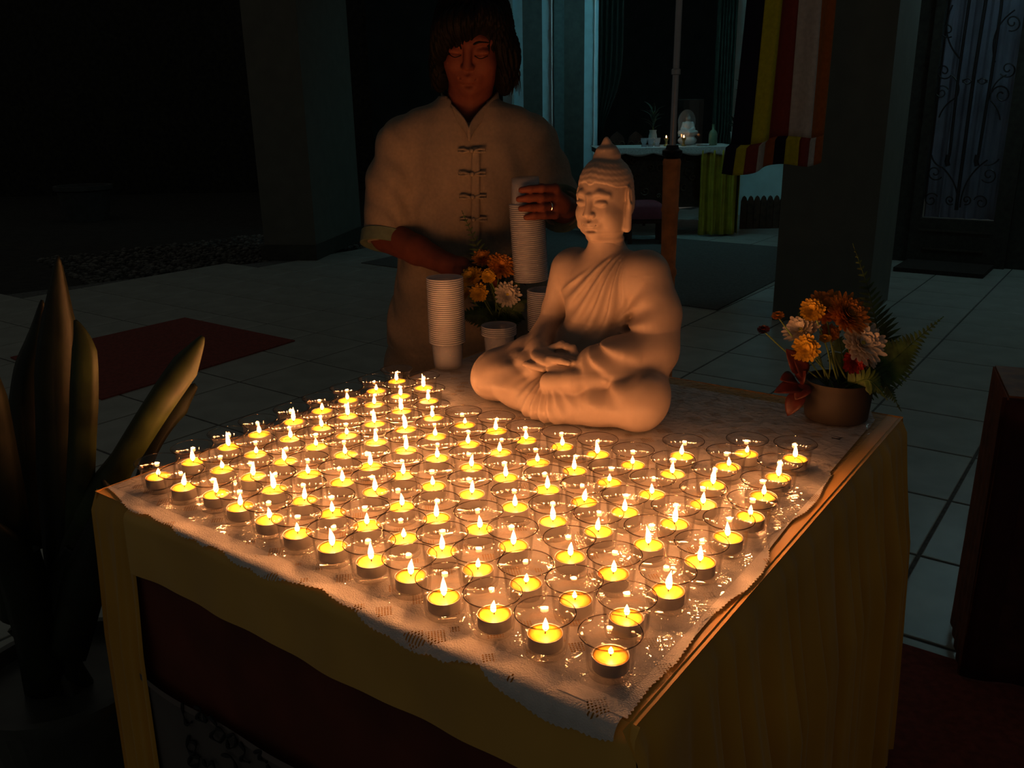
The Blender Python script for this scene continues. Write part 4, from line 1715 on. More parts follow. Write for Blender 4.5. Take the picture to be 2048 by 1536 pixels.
blade([(118, 1150), (110, 960), (108, 760), (112, 640), (116, 512)], [60, 90, 85, 60, 3], M_leafB, [1.42, 1.42, 1.42, 1.42, 1.43], .25, .6)
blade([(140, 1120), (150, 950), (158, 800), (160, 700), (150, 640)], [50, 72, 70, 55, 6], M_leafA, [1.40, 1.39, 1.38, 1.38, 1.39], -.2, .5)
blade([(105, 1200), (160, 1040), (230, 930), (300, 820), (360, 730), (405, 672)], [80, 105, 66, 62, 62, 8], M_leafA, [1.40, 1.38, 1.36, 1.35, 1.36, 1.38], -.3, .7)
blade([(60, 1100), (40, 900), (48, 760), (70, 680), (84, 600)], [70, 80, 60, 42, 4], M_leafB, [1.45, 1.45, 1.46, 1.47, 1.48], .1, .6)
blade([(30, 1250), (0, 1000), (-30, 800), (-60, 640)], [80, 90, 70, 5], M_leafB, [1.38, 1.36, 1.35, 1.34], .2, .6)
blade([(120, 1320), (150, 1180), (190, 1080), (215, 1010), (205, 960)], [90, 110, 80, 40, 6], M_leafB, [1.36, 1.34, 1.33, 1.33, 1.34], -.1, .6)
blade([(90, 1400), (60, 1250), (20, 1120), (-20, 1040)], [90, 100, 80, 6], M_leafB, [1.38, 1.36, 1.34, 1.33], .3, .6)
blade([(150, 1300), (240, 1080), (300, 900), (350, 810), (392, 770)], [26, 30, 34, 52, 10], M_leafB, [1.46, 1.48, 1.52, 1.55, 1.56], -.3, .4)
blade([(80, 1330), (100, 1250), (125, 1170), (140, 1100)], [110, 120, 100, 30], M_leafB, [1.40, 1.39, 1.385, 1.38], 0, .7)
b = MB()
for (x, y) in [(118, 1150), (140, 1120), (105, 1200), (60, 1100), (30, 1250), (120, 1320), (90, 1400), (150, 1300), (80, 1330)]:
    t = ony(x, y, 1.41)
    b.tube(spline([(PX - .06 + random.uniform(-.04, .04), PY + random.uniform(-.03, .03), .25), (t + np.array([PX - .06, PY, .28])) / 2, t], 6), [.016] * 13, 8)
b.build('stalks', M_leafB, plant, True, kind='stuff')

# ================================================================== THE WOMAN
# local frame: x picture right, y towards the camera, z up; root between her feet
WX, WY = -.10, 2.31
woman = None
M_skin = mat('skin', (0.125, 0.036, 0.021), .7, .06, 40, spec=.25)
M_cream = mat('cream_linen', (0.225, 0.182, 0.138), .85, .06, 120)
M_cuff = mat('green_cuff', (0.095, 0.135, 0.095), .85, .08, 80)
M_hair = mat('black_hair', (0.004, 0.0035, 0.003), .65, .2, 120, spec=.12)

F = Field((-.36, -.22, .80), (.36, .42, 1.62), .0032)
HR = rotm(-.36, .07, .10)
HW = np.array([.020, .045, 1.457])
PH = head(F, HW, HR, 1.0, False)
# neck, upper body under the shirt
F.chain([PH(0, -.03, -.055), (.006, .005, 1.32), (0, -.01, 1.24)], [.050, .050, .060], .03)
F.chain([(-.12, -.015, 1.240), (0, -.01, 1.25), (.12, -.015, 1.240)], [.040, .065, .040], .03)
F.ell((-.005, -.005, 1.12), (.115, .075, .18), .04)
F.ell((-.01, -.005, .93), (.120, .085, .14), .04)
# her right arm (picture left), reaching down behind the cup stack
RS_, RE, RW = (-.150, -.010, 1.225), (-.215, .055, .995), (-.055, .205, .945)
F.chain([RS_, RE], [.040, .037], .015)
F.chain([RE, (-.13, .135, .968), RW], [.043, .036, .026], .012)


def hand(F, wrist, palm, knuckles, fingers, thumb):
    F.chain([wrist, palm], [.023, .026], .012)
    for k in knuckles:
        F.cap(palm, k, .018, .0105, .010)
    for f in fingers:
        F.chain(f, [.0098, .0092, .0086, .0072][:len(f)], .003)
    F.chain(thumb, [.0125, .0105, .0085], .006)


kn = [np.array([.012 + .004 * k, .262 - .019 * k, .938 - .004 * k]) for k in range(4)]
hand(F, RW, (-.018, .232, .940), kn,
     [[k, k + [.034, .012 - .004 * i, -.008], k + [.052, .014 - .006 * i, -.026], k + [.056, .014 - .006 * i, -.044]] for i, k in enumerate(kn)],
     [(-.022, .255, .935), (.004, .287, .922), (.030, .292, .910)])
# her left arm (picture right): elbow bent, hand closed round the long cup stack
hax = np.array([(HELD_B[0] + (HELD_T[0] - HELD_B[0]) * .80) - WX, WY - HELD_B[1], 0])
LS, LE = (.150, -.010, 1.225), (.222, .030, 1.055)
LWr = (.238, .215, 1.075)
F.chain([LS, LE], [.040, .037], .015)
F.chain([LE, (.236, .13, 1.062), LWr], [.038, .032, .024], .012)
zc = [1.128, 1.108, 1.087, 1.068]


def ring(a, r, z):
    return np.array([hax[0] + r * math.cos(a), hax[1] + r * math.sin(a), z])


rg = .0425 + .0085
palm = ring(-.05, .078, 1.090)
kn = [ring(.30, .068, z) for z in zc]
fin = []
for i, z in enumerate(zc):
    sp = [1.0, 1.08, 1.02, .86][i]
    fin.append([kn[i], ring(.30 + .62 * sp, rg + .006, z + .002), ring(.30 + 1.12 * sp, rg + .001, z + .001), ring(.30 + 1.50 * sp, rg, z - .001)])
hand(F, LWr, palm, kn, fin, [ring(-.35, .070, 1.108), ring(-.85, rg + .006, 1.122), ring(-1.35, rg + .001, 1.128)])
bm1 = F.mesh('person')
# coarse lower body and feet
G = Field((-.32, -.25, -.01), (.30, .32, .96), .009)
for sx, x0 in ((-1, -.105), (1, .075)):
    G.chain([(x0, -.01, .86), (x0 + sx * .005, 0, .48), (x0 + sx * .008, -.02, .09)], [.082, .054, .036], .02)
    G.chain([(x0 + sx * .008, -.03, .045), (x0 + sx * .012, .10, .030), (x0 + sx * .014, .17, .024)], [.038, .034, .024], .02)
G.ell((-.012, -.005, .90), (.140, .095, .085), .04)
bm2 = G.mesh('legs')
bmj = bmesh.new()
bmj.from_mesh(bm1)
bmj.from_mesh(bm2)


def turn(me_or_bm):
    """local frame -> Blender axes: y towards the camera becomes -Y"""
    for v in me_or_bm.verts:
        v.co.y = -v.co.y
    bmesh.ops.reverse_faces(me_or_bm, faces=me_or_bm.faces[:])


turn(bmj)
me = bpy.data.meshes.new('person')
bmj.to_mesh(me)
bmj.free()
woman = link('person', me, M_skin, None, 'all')
woman.location = (WX, WY, 0.0)
tag(woman, 'person in a cream mandarin-collar blouse looking down and holding a stack of cups', 'person')


def wpart(F, name, m, parent=None):
    me = F.mesh(name)
    co = np.empty(len(me.vertices) * 3, np.float32)
    me.vertices.foreach_get('co', co)
    co = co.reshape(-1, 3)
    co[:, 1] *= -1
    me.vertices.foreach_set('co', co.ravel())
    me.flip_normals()
    return link(name, me, m, parent or woman, 'all')


# blouse
F = Field((-.37, -.26, .60), (.37, .30, 1.38), .0042)
zt = [.62, .70, .78, .86, .95, 1.05, 1.15, 1.22, 1.27, 1.305, 1.33]
aw = [.236, .230, .216, .200, .184, .170, .166, .160, .140, .108, .075]
bw = [.128, .128, .127, .126, .124, .122, .118, .108, .092, .078, .064]
# sleeves first, cut open at the cuffs, then the body of the blouse joins them
F.chain([(-.120, -.012, 1.252), (-.165, -.004, 1.215), (-.197, .018, 1.12), (-.215, .052, 1.015)], [.056, .064, .064, .060], .03)
F.chain([(.120, -.012, 1.252), (.160, -.006, 1.215), (.192, .0, 1.14), (.218, .020, 1.075), (.230, .075, 1.060)], [.056, .062, .062, .060, .056], .03)
F.ell((-.224, .084, .918), (.085, .085, .072), .004, rotm(.3, 0, 0), 'sub')
F.ell((.232, .135, 1.062), (.052, .055, .052), .004, None, 'sub')
x, y, z = F.xyz(F.sl((-9, -9, -9), (9, 9, 9)))
A_ = np.interp(z, zt, aw)
B_ = np.interp(z, zt, bw)
cx = -.012 * np.clip((1.1 - z) / .2, 0, 1)
th = np.arctan2(x - cx, y)
rr = np.sqrt(((x - cx) / A_) ** 2 + ((y + .004) / B_) ** 2)
d = (rr - 1) * np.minimum(A_, B_)
d = d + .0035 * np.sin(th * 7 + 6 * np.sin(z * 9)) * np.clip((1.16 - z) / .2, 0, 1)
d = np.maximum(d, .625 - z)
d = np.maximum(d, z - 1.335)
F.put(d.astype(np.float32), F.sl((-9, -9, -9), (9, 9, 9)), .03, 'add')


def folds(x, y, z, f):
    left = np.clip((-x - .13) / .04, 0, 1)
    right = np.clip((x - .13) / .04, 0, 1)
    w = .0022 * np.sin(70 * (z + 1.2 * x) + 3 * np.sin(30 * y)) * left + .0022 * np.sin(70 * (z - 1.2 * x) + 3 * np.sin(30 * y)) * right
    c = .0030 * np.sin(64 * (x + .75 * (z - 1.2)) + 2 * np.sin(14 * z)) * np.clip((.15 - np.abs(x)) / .05, 0, 1) * np.clip((1.24 - z) / .1, 0, 1)
    return np.where(np.abs(f) < .03, w + c, 0)


F.warp(folds, (-.4, -.3, .7), (.4, .35, 1.4))
# neck opening
F.cap((.004, .010, 1.29), (.010, .03, 1.42), .052, .066, .004, 'sub')
F.cap((.006, .06, 1.312), (.006, .125, 1.272), .042, .012, .006, 'sub')
blouse = wpart(F, 'blouse', M_cream)
# turned-up green cuff on the near sleeve and on the far one
for c0, c1, r in (((-.2155, .056, 1.000), (-.220, .070, .970), .0635), ((.230, .086, 1.060), (.231, .108, 1.061), .059)):
    c0, c1 = np.array(c0), np.array(c1)
    b = MB()
    a_, b_, d_ = frame_of(((c1 - c0)[0], -(c1 - c0)[1], (c1 - c0)[2]))
    M = Matrix((a_, b_, d_)).transposed().to_4x4()
    M.translation = Vector((c0[0], -c0[1], c0[2]))
    L = float(np.linalg.norm(c1 - c0))
    b.lathe([(r * .98, -.001), (r * 1.02, .001), (r * 1.01, L), (r * .985, L + .001), (r * .88, L), (r * .62, L - .008), (r * .60, .0)], 36, M)
    b.build('cuff', M_cuff, blouse, True)
# mandarin collar meeting in a V
def collar_pt(a, t):
    # a: -1..1 from the front round the neck to the front
    w = a * (PI - .02)
    fr = np.clip((abs(a) - .45) / .55, 0, 1)
    rx, ry = .066 + .004 * t, .060 + .004 * t
    px_ = .007 + rx * math.sin(w) * (1 - .80 * fr ** 2.2)
    py_ = -.002 - ry * math.cos(w) + .060 * fr ** 1.6
    pz = 1.345 - .088 * fr ** 1.5 + (1 - t) * -.030 + .004 * (1 - fr)
    s_ = 1 + .10 * (1 - t)
    return (px_ * s_, -(py_ + .010 * (1 - t) * fr), pz)


b = MB()
b.grid(lambda s, t: collar_pt(s * 2 - 1, t), 64, 5)
b.build('collar', M_cream, blouse, 'all', thick=.004)
# placket and knotted fastenings
def chest_y(z, x=0.0):
    return float(np.interp(z, zt, bw)) * math.sqrt(max(0, 1 - (x / float(np.interp(z, zt, aw))) ** 2))


b = MB()
b.grid(lambda s, t: (.010 + .012 * (1 - t) - .010 + .020 * s, -(chest_y(1.212 - .42 * t) + .003 + .002 * math.sin(s * PI)), 1.212 - .42 * t), 4, 40)
b.build('placket', M_cream, blouse, True, thick=.002)
for z in (1.205, 1.150, 1.095, 1.040):
    b = MB()
    yb = -(chest_y(z, .02) + .007)
    for sg in (-1, 1):
        b.tube([(.012 + sg * .006, yb - .002, z), (.012 + sg * .020, yb, z + .004), (.012 + sg * .033, yb + .002, z + .003), (.012 + sg * .033, yb + .002, z - .003), (.012 + sg * .020, yb, z - .004),
                (.012 + sg * .006, yb - .002, z)], .0026, 6)
    b.ball((.012, yb - .003, z), .0055, 10, 7)
    b.build('knot_button', mat('knot_cord', (0.25, 0.205, 0.155), .8, .1, 200), blouse, True)
# trousers
F = Field((-.30, -.24, .03), (.28, .26, .80), .008)
for sx, x0 in ((-1, -.110), (1, .080)):
    F.chain([(x0, -.005, .70), (x0 + sx * .012, 0, .45), (x0 + sx * .018, -.015, .07)], [.085, .098, .100], .03)
F.ell((-.015, -.004, .70), (.15, .10, .085), .04)
F.warp(lambda x, y, z, f: np.where(np.abs(f) < .03, .003 * np.sin(50 * x + 9 * z), 0), (-.3, -.3, 0), (.3, .3, .9))
wpart(F, 'trousers', mat('cream_trousers', (0.20, 0.165, 0.125), .85, .06, 120))
# hair: chin-length bob with a side fringe
F = Field((-.16, -.16, 1.26), (.20, .22, 1.62), .0026)


def HP_(p, r, k, rot=None, op='add'):
    F.ell(PH(*p), r, k, HR if rot is None else HR @ rot, op)


HP_((0, -.020, .042), (.092, .108, .100), 0)
HP_((0, -.045, -.03), (.094, .078, .100), .03)
for sx in (-1, 1):
    HP_((sx * .078, .004, -.020), (.024, .050, .078), .02)
    HP_((sx * .080, .016, -.070), (.022, .036, .050), .02)
HP_((-.030, .078, .060), (.058, .030, .034), .02, rotm(0, -.45, .35))
HP_((-.062, .060, .018), (.026, .034, .050), .02, rotm(0, .2, .5))
HP_((.048, .066, .078), (.038, .030, .030), .02, rotm(0, .5, -.4))
HP_((.098, .0, -.030), (.018, .030, .040), .02)
x, y, z = F.xyz(F.sl((-9, -9, -9), (9, 9, 9)))
lx, ly, lz = x - HW[0], y - HW[1], z - HW[2]
hx, hy_, hz = [HR[0, i] * lx + HR[1, i] * ly + HR[2, i] * lz for i in range(3)]
ang_ = np.arctan2(hx, hy_ + .02)
F.f += np.where(np.abs(F.f) < .02, .0022 * np.sin(ang_ * 46 + 7 * np.sin(hz * 28 + ang_ * 2)) + .0016 * np.sin(ang_ * 91 + hz * 60), 0).astype(np.float32)
# keep the face clear
HP_((.010, .110, -.055), (.060, .050, .078), .006, None, 'sub')
HP_((.034, .118, .018), (.036, .046, .058), .006, rotm(0, .35, 0), 'sub')
F.cap(PH(0, -.02, -.16), PH(0, .05, -.10), .05, .05, .01, 'sub')
hair = wpart(F, 'hair', M_hair)
b = MB()
for _ in range(170):      # loose locks at the ends
    a = random.uniform(-2.3, 2.3)
    a += .5 * (1 if a > 0 else -1)
    p = PH(.090 * math.sin(a), -.010 + .085 * math.cos(a) - .02, random.uniform(-.085, -.02))
    q = PH(.104 * math.sin(a) + random.uniform(-.012, .012), -.015 + .095 * math.cos(a) - .02, random.uniform(-.135, -.085))
    if math.cos(a) > .45:
        continue
    m_ = (p + q) / 2 + np.array([math.sin(a) * .008, 0, 0])
    b.tube([(r[0], -r[1], r[2]) for r in spline([p, m_, q], 3)], [.0028, .0028, .0025, .0022, .0018, .0012, .0005], 4)
b.build('hair_lock', M_hair, hair, True, kind='stuff')
for sx in (-1, 1):
    b = MB()
    pts = [PH(sx * .014, .088, .021), PH(sx * .030, .086, .0275), PH(sx * .050, .072, .022)]
    b.tube([(p[0], -p[1], p[2]) for p in spline(pts, 5)], [.0012, .0022, .0026, .0026, .0026, .0026, .0024, .0020, .0016, .0012, .0006], 5)
    b.build('eyebrow', M_hair, woman, True)
    b = MB()
    pts = [PH(sx * .016, .0835, -.006), PH(sx * .031, .0895, -.0095), PH(sx * .047, .078, -.006)]
    b.tube([(p[0], -p[1], p[2]) for p in spline(pts, 5)], .0011, 5)
    b.build('eyelash', M_hair, woman, True)
b = MB()
pts = [PH(-.021, .0835, -.0585), PH(0, .0915, -.0590), PH(.021, .0835, -.0585)]
b.tube([(p[0], -p[1], p[2]) for p in spline(pts, 6)], [.0008, .0018, .0026, .0032, .0036, .0036, .0034, .0036, .0036, .0032, .0026, .0018, .0008], 6)
b.build('lips', mat('lips', (0.11, 0.028, 0.020), .45, .1, 80), woman, True)
# ring on the finger
b = MB()
rc = (kn[2] * .55 + fin[2][1] * .45)
dr = Vector((fin[2][1] - kn[2])).normalized()
a_, b_, d_ = frame_of((dr.x, -dr.y, dr.z))
b.tube([Vector((rc[0], -rc[1], rc[2])) + (a_ * math.cos(2 * PI * k / 24) + b_ * math.sin(2 * PI * k / 24)) * .0108 for k in range(25)], .0013, 6, cap=False)
b.build('finger_ring', mat('silver', (0.8, 0.8, 0.78), .15, .03, 40, metal=1.0), woman, True)
# ================================================================== FLAG ON ITS STAND
FY = 3.70
stand = empty('flag_stand', (0, 0, 0))
tag(stand, 'orange turned wooden post with black collar and steel flagpole behind the statue', 'flag stand')
sp = ony(1341, 400, FY)
sx_ = float(sp[0])
zc_ = float(ony(1341, 318, FY)[2])
M_post = mat('orange_wood', (0.75, 0.22, 0.05), .45, .15, 22)
b = MB()
hpost = zc_
prof = [(0, 0), (.12, 0), (.12, .02), (.05, .05), (.036, .07), (.033, .30), (.038, .32), (.038, .34), (.033, .36), (.031, hpost * .55), (.037, hpost * .55 + .015), (.037, hpost * .55 + .03),
        (.031, hpost * .55 + .045), (.034, hpost * .80), (.039, hpost * .80 + .012), (.034, hpost * .80 + .024), (.036, hpost - .03), (.038, hpost - .012), (.034, hpost), (0, hpost)]
b.lathe(prof, 28, Matrix.Translation((sx_, FY, 0.001)))
b.build('post', M_post, stand, True)
b = MB()
b.lathe([(0, 0), (.024, 0), (.041, .018), (.041, .034), (.028, .040), (.024, .055), (.018, .055), (0, .055)], 24, Matrix.Translation((sx_, FY, hpost)))
b.build('collar', mat('black_metal', (0.012, 0.012, 0.013), .4, .1, 30, metal=.5), stand, True)
tp = ony(1352, -220, FY)
b = MB()
zT = 2.35
b.tube([(sx_, FY, hpost + .04), (sx_ + .012, FY, zT)], .0135, 14)
b.build('pole', mat('steel_pole', (0.42, 0.42, 0.44), .28, .05, 30, metal=.85), stand, True)
b = MB()
jz = float(ony(1345, 150, FY)[2])
b.lathe([(.0135, 0), (.019, .002), (.019, .02), (.0135, .024)], 16, Matrix.Translation((sx_ + .003, FY, jz)))
b.build('joint', MATS['steel_pole'], stand, True)
fx0, fx1 = float(ony(1492, 0, FY)[0]), float(ony(1668, 0, FY)[0])
b = MB()
b.tube([(sx_ - .05, FY, zT - .02), (fx1 + .06, FY, zT - .02)], .010, 10)
b.build('crossbar', MATS['steel_pole'], stand, True)

FLAG = [(0.012, 0.012, 0.04), (0.70, 0.64, 0.03), (0.34, 0.06, 0.04), (0.70, 0.66, 0.62), (0.52, 0.16, 0.02)]
M_fl = [mat('flag_' + n, c, .85, .06, 60, trans=.35) for n, c in zip(('blue', 'yellow', 'red', 'white', 'orange'), FLAG)]
flag = empty('striped_flag', (0, 0, 0))
tag(flag, 'five-colour striped cloth flag with a striped lower band hanging from the flagpole', 'flag')
zb0, zb1 = float(ony(1480, 346, FY)[2]), float(ony(1490, 286, FY)[2])     # foot and head of the lower band
zt_ = zT - .03


def fx(s, z):
    """flag surface: widens a little and ripples towards the foot"""
    t = (zt_ - z) / (zt_ - zb0)
    l = fx0 - .028 * t ** 2.2 * (1 + .8 * (z < zb1)) + .02 * (1 - t)
    r = fx1 + .018 * t - .0
    w = s + .012 * math.sin(s * 7 + t * 3)
    x = l + (r - l) * w
    y = FY + .035 * math.sin(s * 13 + t * 1.2) * (.35 + .65 * t) + .012 * math.sin(s * 29 + 2 * t)
    return (x, y, z + .045 * (t ** 3) * (s - .1) * (z < zb1 + 1) - .012 * t * t * math.sin(s * 9))


for k in range(5):
    b = MB()
    b.grid(lambda s, t: fx((k + s) / 5, zt_ + (zb1 - zt_) * t), 10, 40)
    b.build('stripe', M_fl[k], flag, 'all', thick=.0012)
for k in range(10):
    b = MB()
    b.grid(lambda s, t: fx((k + s) / 10, zb1 + (zb0 - zb1) * t), 6, 8)
    b.build('band_stripe', M_fl[k % 5], flag, 'all', thick=.0012)

# ================================================================== DRAPED SIDE TABLE ON THE RIGHT
st = empty('side_table', (0, 0, 0))
tag(st, 'table draped in dark red embroidered cloth at the photo\'s right edge', 'table')
c0 = onz(1938, 1350, 0)
ue, ve = np.array([math.cos(math.radians(-22)), math.sin(math.radians(-22)), 0]), np.array([math.sin(math.radians(22)), math.cos(math.radians(22)), 0])
zH = .70


def sp_(a, c, z):
    p = c0 + ue * a + ve * c
    return (p[0], p[1], z)


b = MB()
b.add([sp_(-.012, -.012, zH), sp_(.9, -.012, zH), sp_(.9, .23, zH), sp_(-.012, .23, zH), sp_(-.012, -.012, zH - .03), sp_(.9, -.012, zH - .03), sp_(.9, .23, zH - .03), sp_(-.012, .23, zH - .03)],
      [(0, 1, 2, 3), (4, 5, 1, 0), (5, 6, 2, 1), (6, 7, 3, 2), (7, 4, 0, 3), (7, 6, 5, 4)])
b.build('table_top', mat('top_brocade', (0.24, 0.085, 0.015), .6, .2, 30), st)
M_brown = mat('dark_red_drape', (0.075, 0.014, 0.010), .75, .2, 25)
b = MB()
b.grid(lambda s, t: sp_(-.024 + .92 * s, -.014 - .010 * t - .006 * math.sin(s * 40) * t, (zH - .004) + (.015 - zH) * t), 90, 12)
b.build('front_drape', M_brown, st, 'all', thick=.003)
b = MB()
b.grid(lambda s, t: sp_(-.014 - .010 * t - .002 * math.sin(s * 30) * t, -.024 + .26 * s, (zH - .004) + (.015 - zH) * t), 60, 12)
b.build('side_drape', mat('orange_drape', (0.24, 0.065, 0.02), .75, .2, 25), st, 'all', thick=.003)
b = MB()
b.grid(lambda s, t: sp_(-.018 + .055 * s, -.026 - .008 * t, (zH - .006) + (.03 - zH) * t), 4, 12)
b.build('edge_band', mat('band_red', (0.05, 0.006, 0.006), .8, .1, 25), st, 'all', thick=.002)
M_emb = mat('embroidery', (0.16, 0.055, 0.02), .6, .2, 60)
for k, (a, z, r) in enumerate([(.17, .56, .05), (.30, .44, .06), (.18, .30, .05), (.33, .20, .05), (.16, .13, .035), (.32, .61, .035), (.45, .55, .05), (.46, .33, .05)]):
    b = MB()
    pts = [sp_(a + r * (1 - i / 34) * math.cos(.4 * k + i * .36), -.034, z + r * (1 - i / 34) * math.sin(.4 * k + i * .36)) for i in range(32)]
    b.tube(pts, .0035, 5)
    for q in range(5):
        w = q * 1.257 + k
        b.tube([sp_(a + r * .9 * math.cos(w), -.034, z + r * .9 * math.sin(w)), sp_(a + r * 1.3 * math.cos(w + .2), -.034, z + r * 1.3 * math.sin(w + .2))], [.004, .001], 5)
    b.build('embroidered_scroll', M_emb, st, True)

# ================================================================== HALL ALTAR
AYF, AYB = 9.25, 10.0
ax0, ax1 = px_x(1197, AYF, .9), px_x(1474, AYF, .9)
AH = .91
al = empty('altar_table', (0, 0, 0))
tag(al, 'carved dark altar table with a yellow hanging cloth in the hall', 'altar')
M_carve = mat('altar_wood', (0.045, 0.028, 0.015), .55, .3, 30)
b = MB()
b.box((ax0, AYF, AH - .05), (ax1, AYB, AH))
b.build('altar_top', M_carve, al)
for x_ in (ax0 + .05, ax1 - .09):
    for y_ in (AYF + .03, AYB - .07):
        b = MB()
        b.box((x_, y_, 0), (x_ + .05, y_ + .05, AH - .05))
        b.build('leg', M_carve, al)
b = MB()
b.box((ax0 + .03, AYF + .05, .30), (ax1 - .03, AYF + .07, AH - .05))
b.build('apron', M_carve, al)
xm = px_x(1398, AYF, .5)
rr_ = random.Random(5)
for k in range(26):          # carved leaf scrolls on the apron
    x_ = ax0 + .05 + (xm - ax0 - .1) * rr_.random()
    z_ = rr_.uniform(.36, .82)
    r_ = rr_.uniform(.03, .06)
    a0 = rr_.uniform(0, 6)
    b = MB()
    b.tube([(x_ + r_ * (1 - i / 22) * math.cos(a0 + i * .42), AYF + .035, z_ + r_ * (1 - i / 22) * math.sin(a0 + i * .42)) for i in range(20)], .008, 5)
    b.build('carved_scroll', mat('carving', (0.085, 0.055, 0.028), .5, .3, 30), al, True)
xr = ax1 + .01
M_ycl = mat('yellow_drape', (0.36, 0.31, 0.015), .6, .12, 12)
b = MB()
b.grid(lambda s, t: (xm + (xr - xm) * s, AYF - .03 - .02 * t - (.016 + .012 * t) * math.sin(s * 23 + .6 * math.sin(t * 4)) - .01 * math.sin(s * 57), AH - .03 - (AH - .05) * t), 90, 14)
b.build('yellow_cloth', M_ycl, al, 'all', thick=.004)
b = MB()
b.grid(lambda s, t: (xr + .03 + .016 * math.sin(s * 19), AYF - .02 + (AYB - AYF) * s, AH - .03 - (AH - .05) * t), 40, 8)
b.build('yellow_cloth', M_ycl, al, 'all', thick=.004)
# white lace top cloth with a scalloped front
b = MB()


def lace2(s, t):
    x_ = ax0 - .02 + (ax1 + .04 - ax0) * s
    dr = .055 + .03 * abs(math.sin(s * 16))
    if t < .6:
        return (x_, AYB - (AYB - AYF + .035) * t / .6, AH + .004)
    return (x_, AYF - .04 - .006, AH + .004 - dr * (t - .6) / .4)


b.grid(lace2, 90, 10)
lc = b.build('altar_lace', mat('altar_lace', (0.50, 0.56, 0.55), .85, .12, 60), None, True, thick=.003)
tag(lc, 'white scalloped lace cloth covering the hall altar', 'tablecloth')

ZA = AH + .0065


def on_altar(px, y):
    return px_x(px, y, AH)


# small white shrine figure in a glass case
kx = on_altar(1374, 9.62)
fig = empty('shrine_figure', (kx, 9.62, ZA))
tag(fig, 'small white seated figure with an arched halo inside the glass case', 'figurine')
M_porc = mat('porcelain', (0.66, 0.74, 0.76), .35, .05, 30)
F = Field((-.12, -.09, 0), (.12, .09, .38), .005)
F.ell((0, 0, .05), (.10, .07, .05), .02)
F.ell((0, .0, .11), (.085, .065, .03), .02)
F.ell((0, .0, .19), (.045, .035, .065), .02)
F.ell((0, .005, .275), (.026, .028, .033), .01)
F.ell((0, .005, .31), (.012, .012, .014), .008)
for sx in (-1, 1):
    F.chain([(sx * .045, 0, .225), (sx * .062, .01, .17), (sx * .01, .05, .15)], [.016, .015, .012], .01)
    F.chain([(sx * .03, 0, .135), (sx * .085, .02, .13), (0, .06, .13)], [.022, .02, .018], .015)
me = F.mesh('figure')
co = np.empty(len(me.vertices) * 3, np.float32)
me.vertices.foreach_get('co', co)
co = co.reshape(-1, 3)
co[:, 1] *= -1
me.vertices.foreach_set('co', co.ravel())
me.flip_normals()
link('figure', me, M_porc, fig, 'all')
b = MB()
hal = [(.092 * math.cos(a), .24 + .125 * math.sin(a)) for a in np.linspace(-.35, PI + .35, 26)]
hal = [(.085, .09)] + hal + [(-.085, .09)]
n_ = len(hal)
b.add([(p[0], .055, p[1]) for p in hal] + [(p[0], .08, p[1]) for p in hal],
      [tuple(range(n_)), tuple(range(2 * n_ - 1, n_ - 1, -1))] + [(i, (i + 1) % n_, n_ + (i + 1) % n_, n_ + i) for i in range(n_)])
b.build('halo', mat('halo_porcelain', (0.50, 0.58, 0.61), .4, .05, 30), fig)
case = empty('glass_case', (kx, 9.62, ZA))
tag(case, 'rectangular glass case round the small white altar figure', 'glass case')
M_pane = clear_mat('case_glass', (.95, .97, .97), (.7, .75, .75), 1.45, .02)
for x_, y_, w_, d_ in ((-.135, 0, .003, .115), (.132, 0, .003, .115), (0, -.115, .135, .003), (0, .112, .135, .003)):
    b = MB()
    b.box((x_ - (w_ if w_ > .01 else 0), y_ - (d_ if d_ > .01 else 0), .001), (x_ + w_, y_ + d_, .46))
    b.build('pane', M_pane, case)
b = MB()
b.box((-.138, -.118, .461), (.138, .118, .467))
b.build('case_lid', M_dark, case)
# oil lamp, six offering glasses, little burning candle, bottle
ox0 = on_altar(1303, 9.45)
b = MB()
M_og = clear_mat('offering_glass', (.9, .93, .95), (.6, .66, .7), 1.5, .05, haze=.25, hazecol=(.75, .85, .9))
b.lathe([(0, 0), (.028, 0), (.03, .01), (.018, .022), (.03, .045), (.036, .085), (.034, .085), (.027, .045), (0, .03)], 16)
og = b.build('offering_glass', M_og, None, True)
nn_ = ['nearest left', 'nearest middle', 'nearest right', 'rear left', 'rear middle', 'rear right']
for k in range(6):
    o = og if k == 0 else og.copy()
    if k:
        C.objects.link(o)
    o.location = (on_altar(1288 + 13 * (k % 3), 9.40 + .12 * (k // 3)), 9.40 + .12 * (k // 3), ZA)
    tag(o, f'small clear offering cup on the altar lace, {nn_[k]} of six', 'cup', 'offering cups on the altar')


def altar_candle(px, y, label, w):
    t = empty('oil_lamp', (on_altar(px, y), y, ZA))
    tag(t, label, 'oil lamp')
    b = MB()
    b.lathe([(0, 0), (.022, 0), (.026, .008), (.012, .02), (.012, .05), (.024, .07), (.026, .085), (.022, .082), (0, .075)], 16)
    b.build('lamp_bowl', mat('brass', (0.45, 0.3, 0.1), .35, .1, 40, metal=.8), t, True)
    f = flame_mesh(.026, .006, .0).build('flame', M_flame, t, 'all')
    f.location = (0, 0, .085)
    l = bpy.data.lights.new('lamp_flame_light', 'POINT')
    l.energy = w
    l.color = FLAME_COL
    l.shadow_soft_size = .008
    o = bpy.data.objects.new('lamp_flame_light', l)
    C.objects.link(o)
    o.parent = t
    o.location = (0, 0, .11)


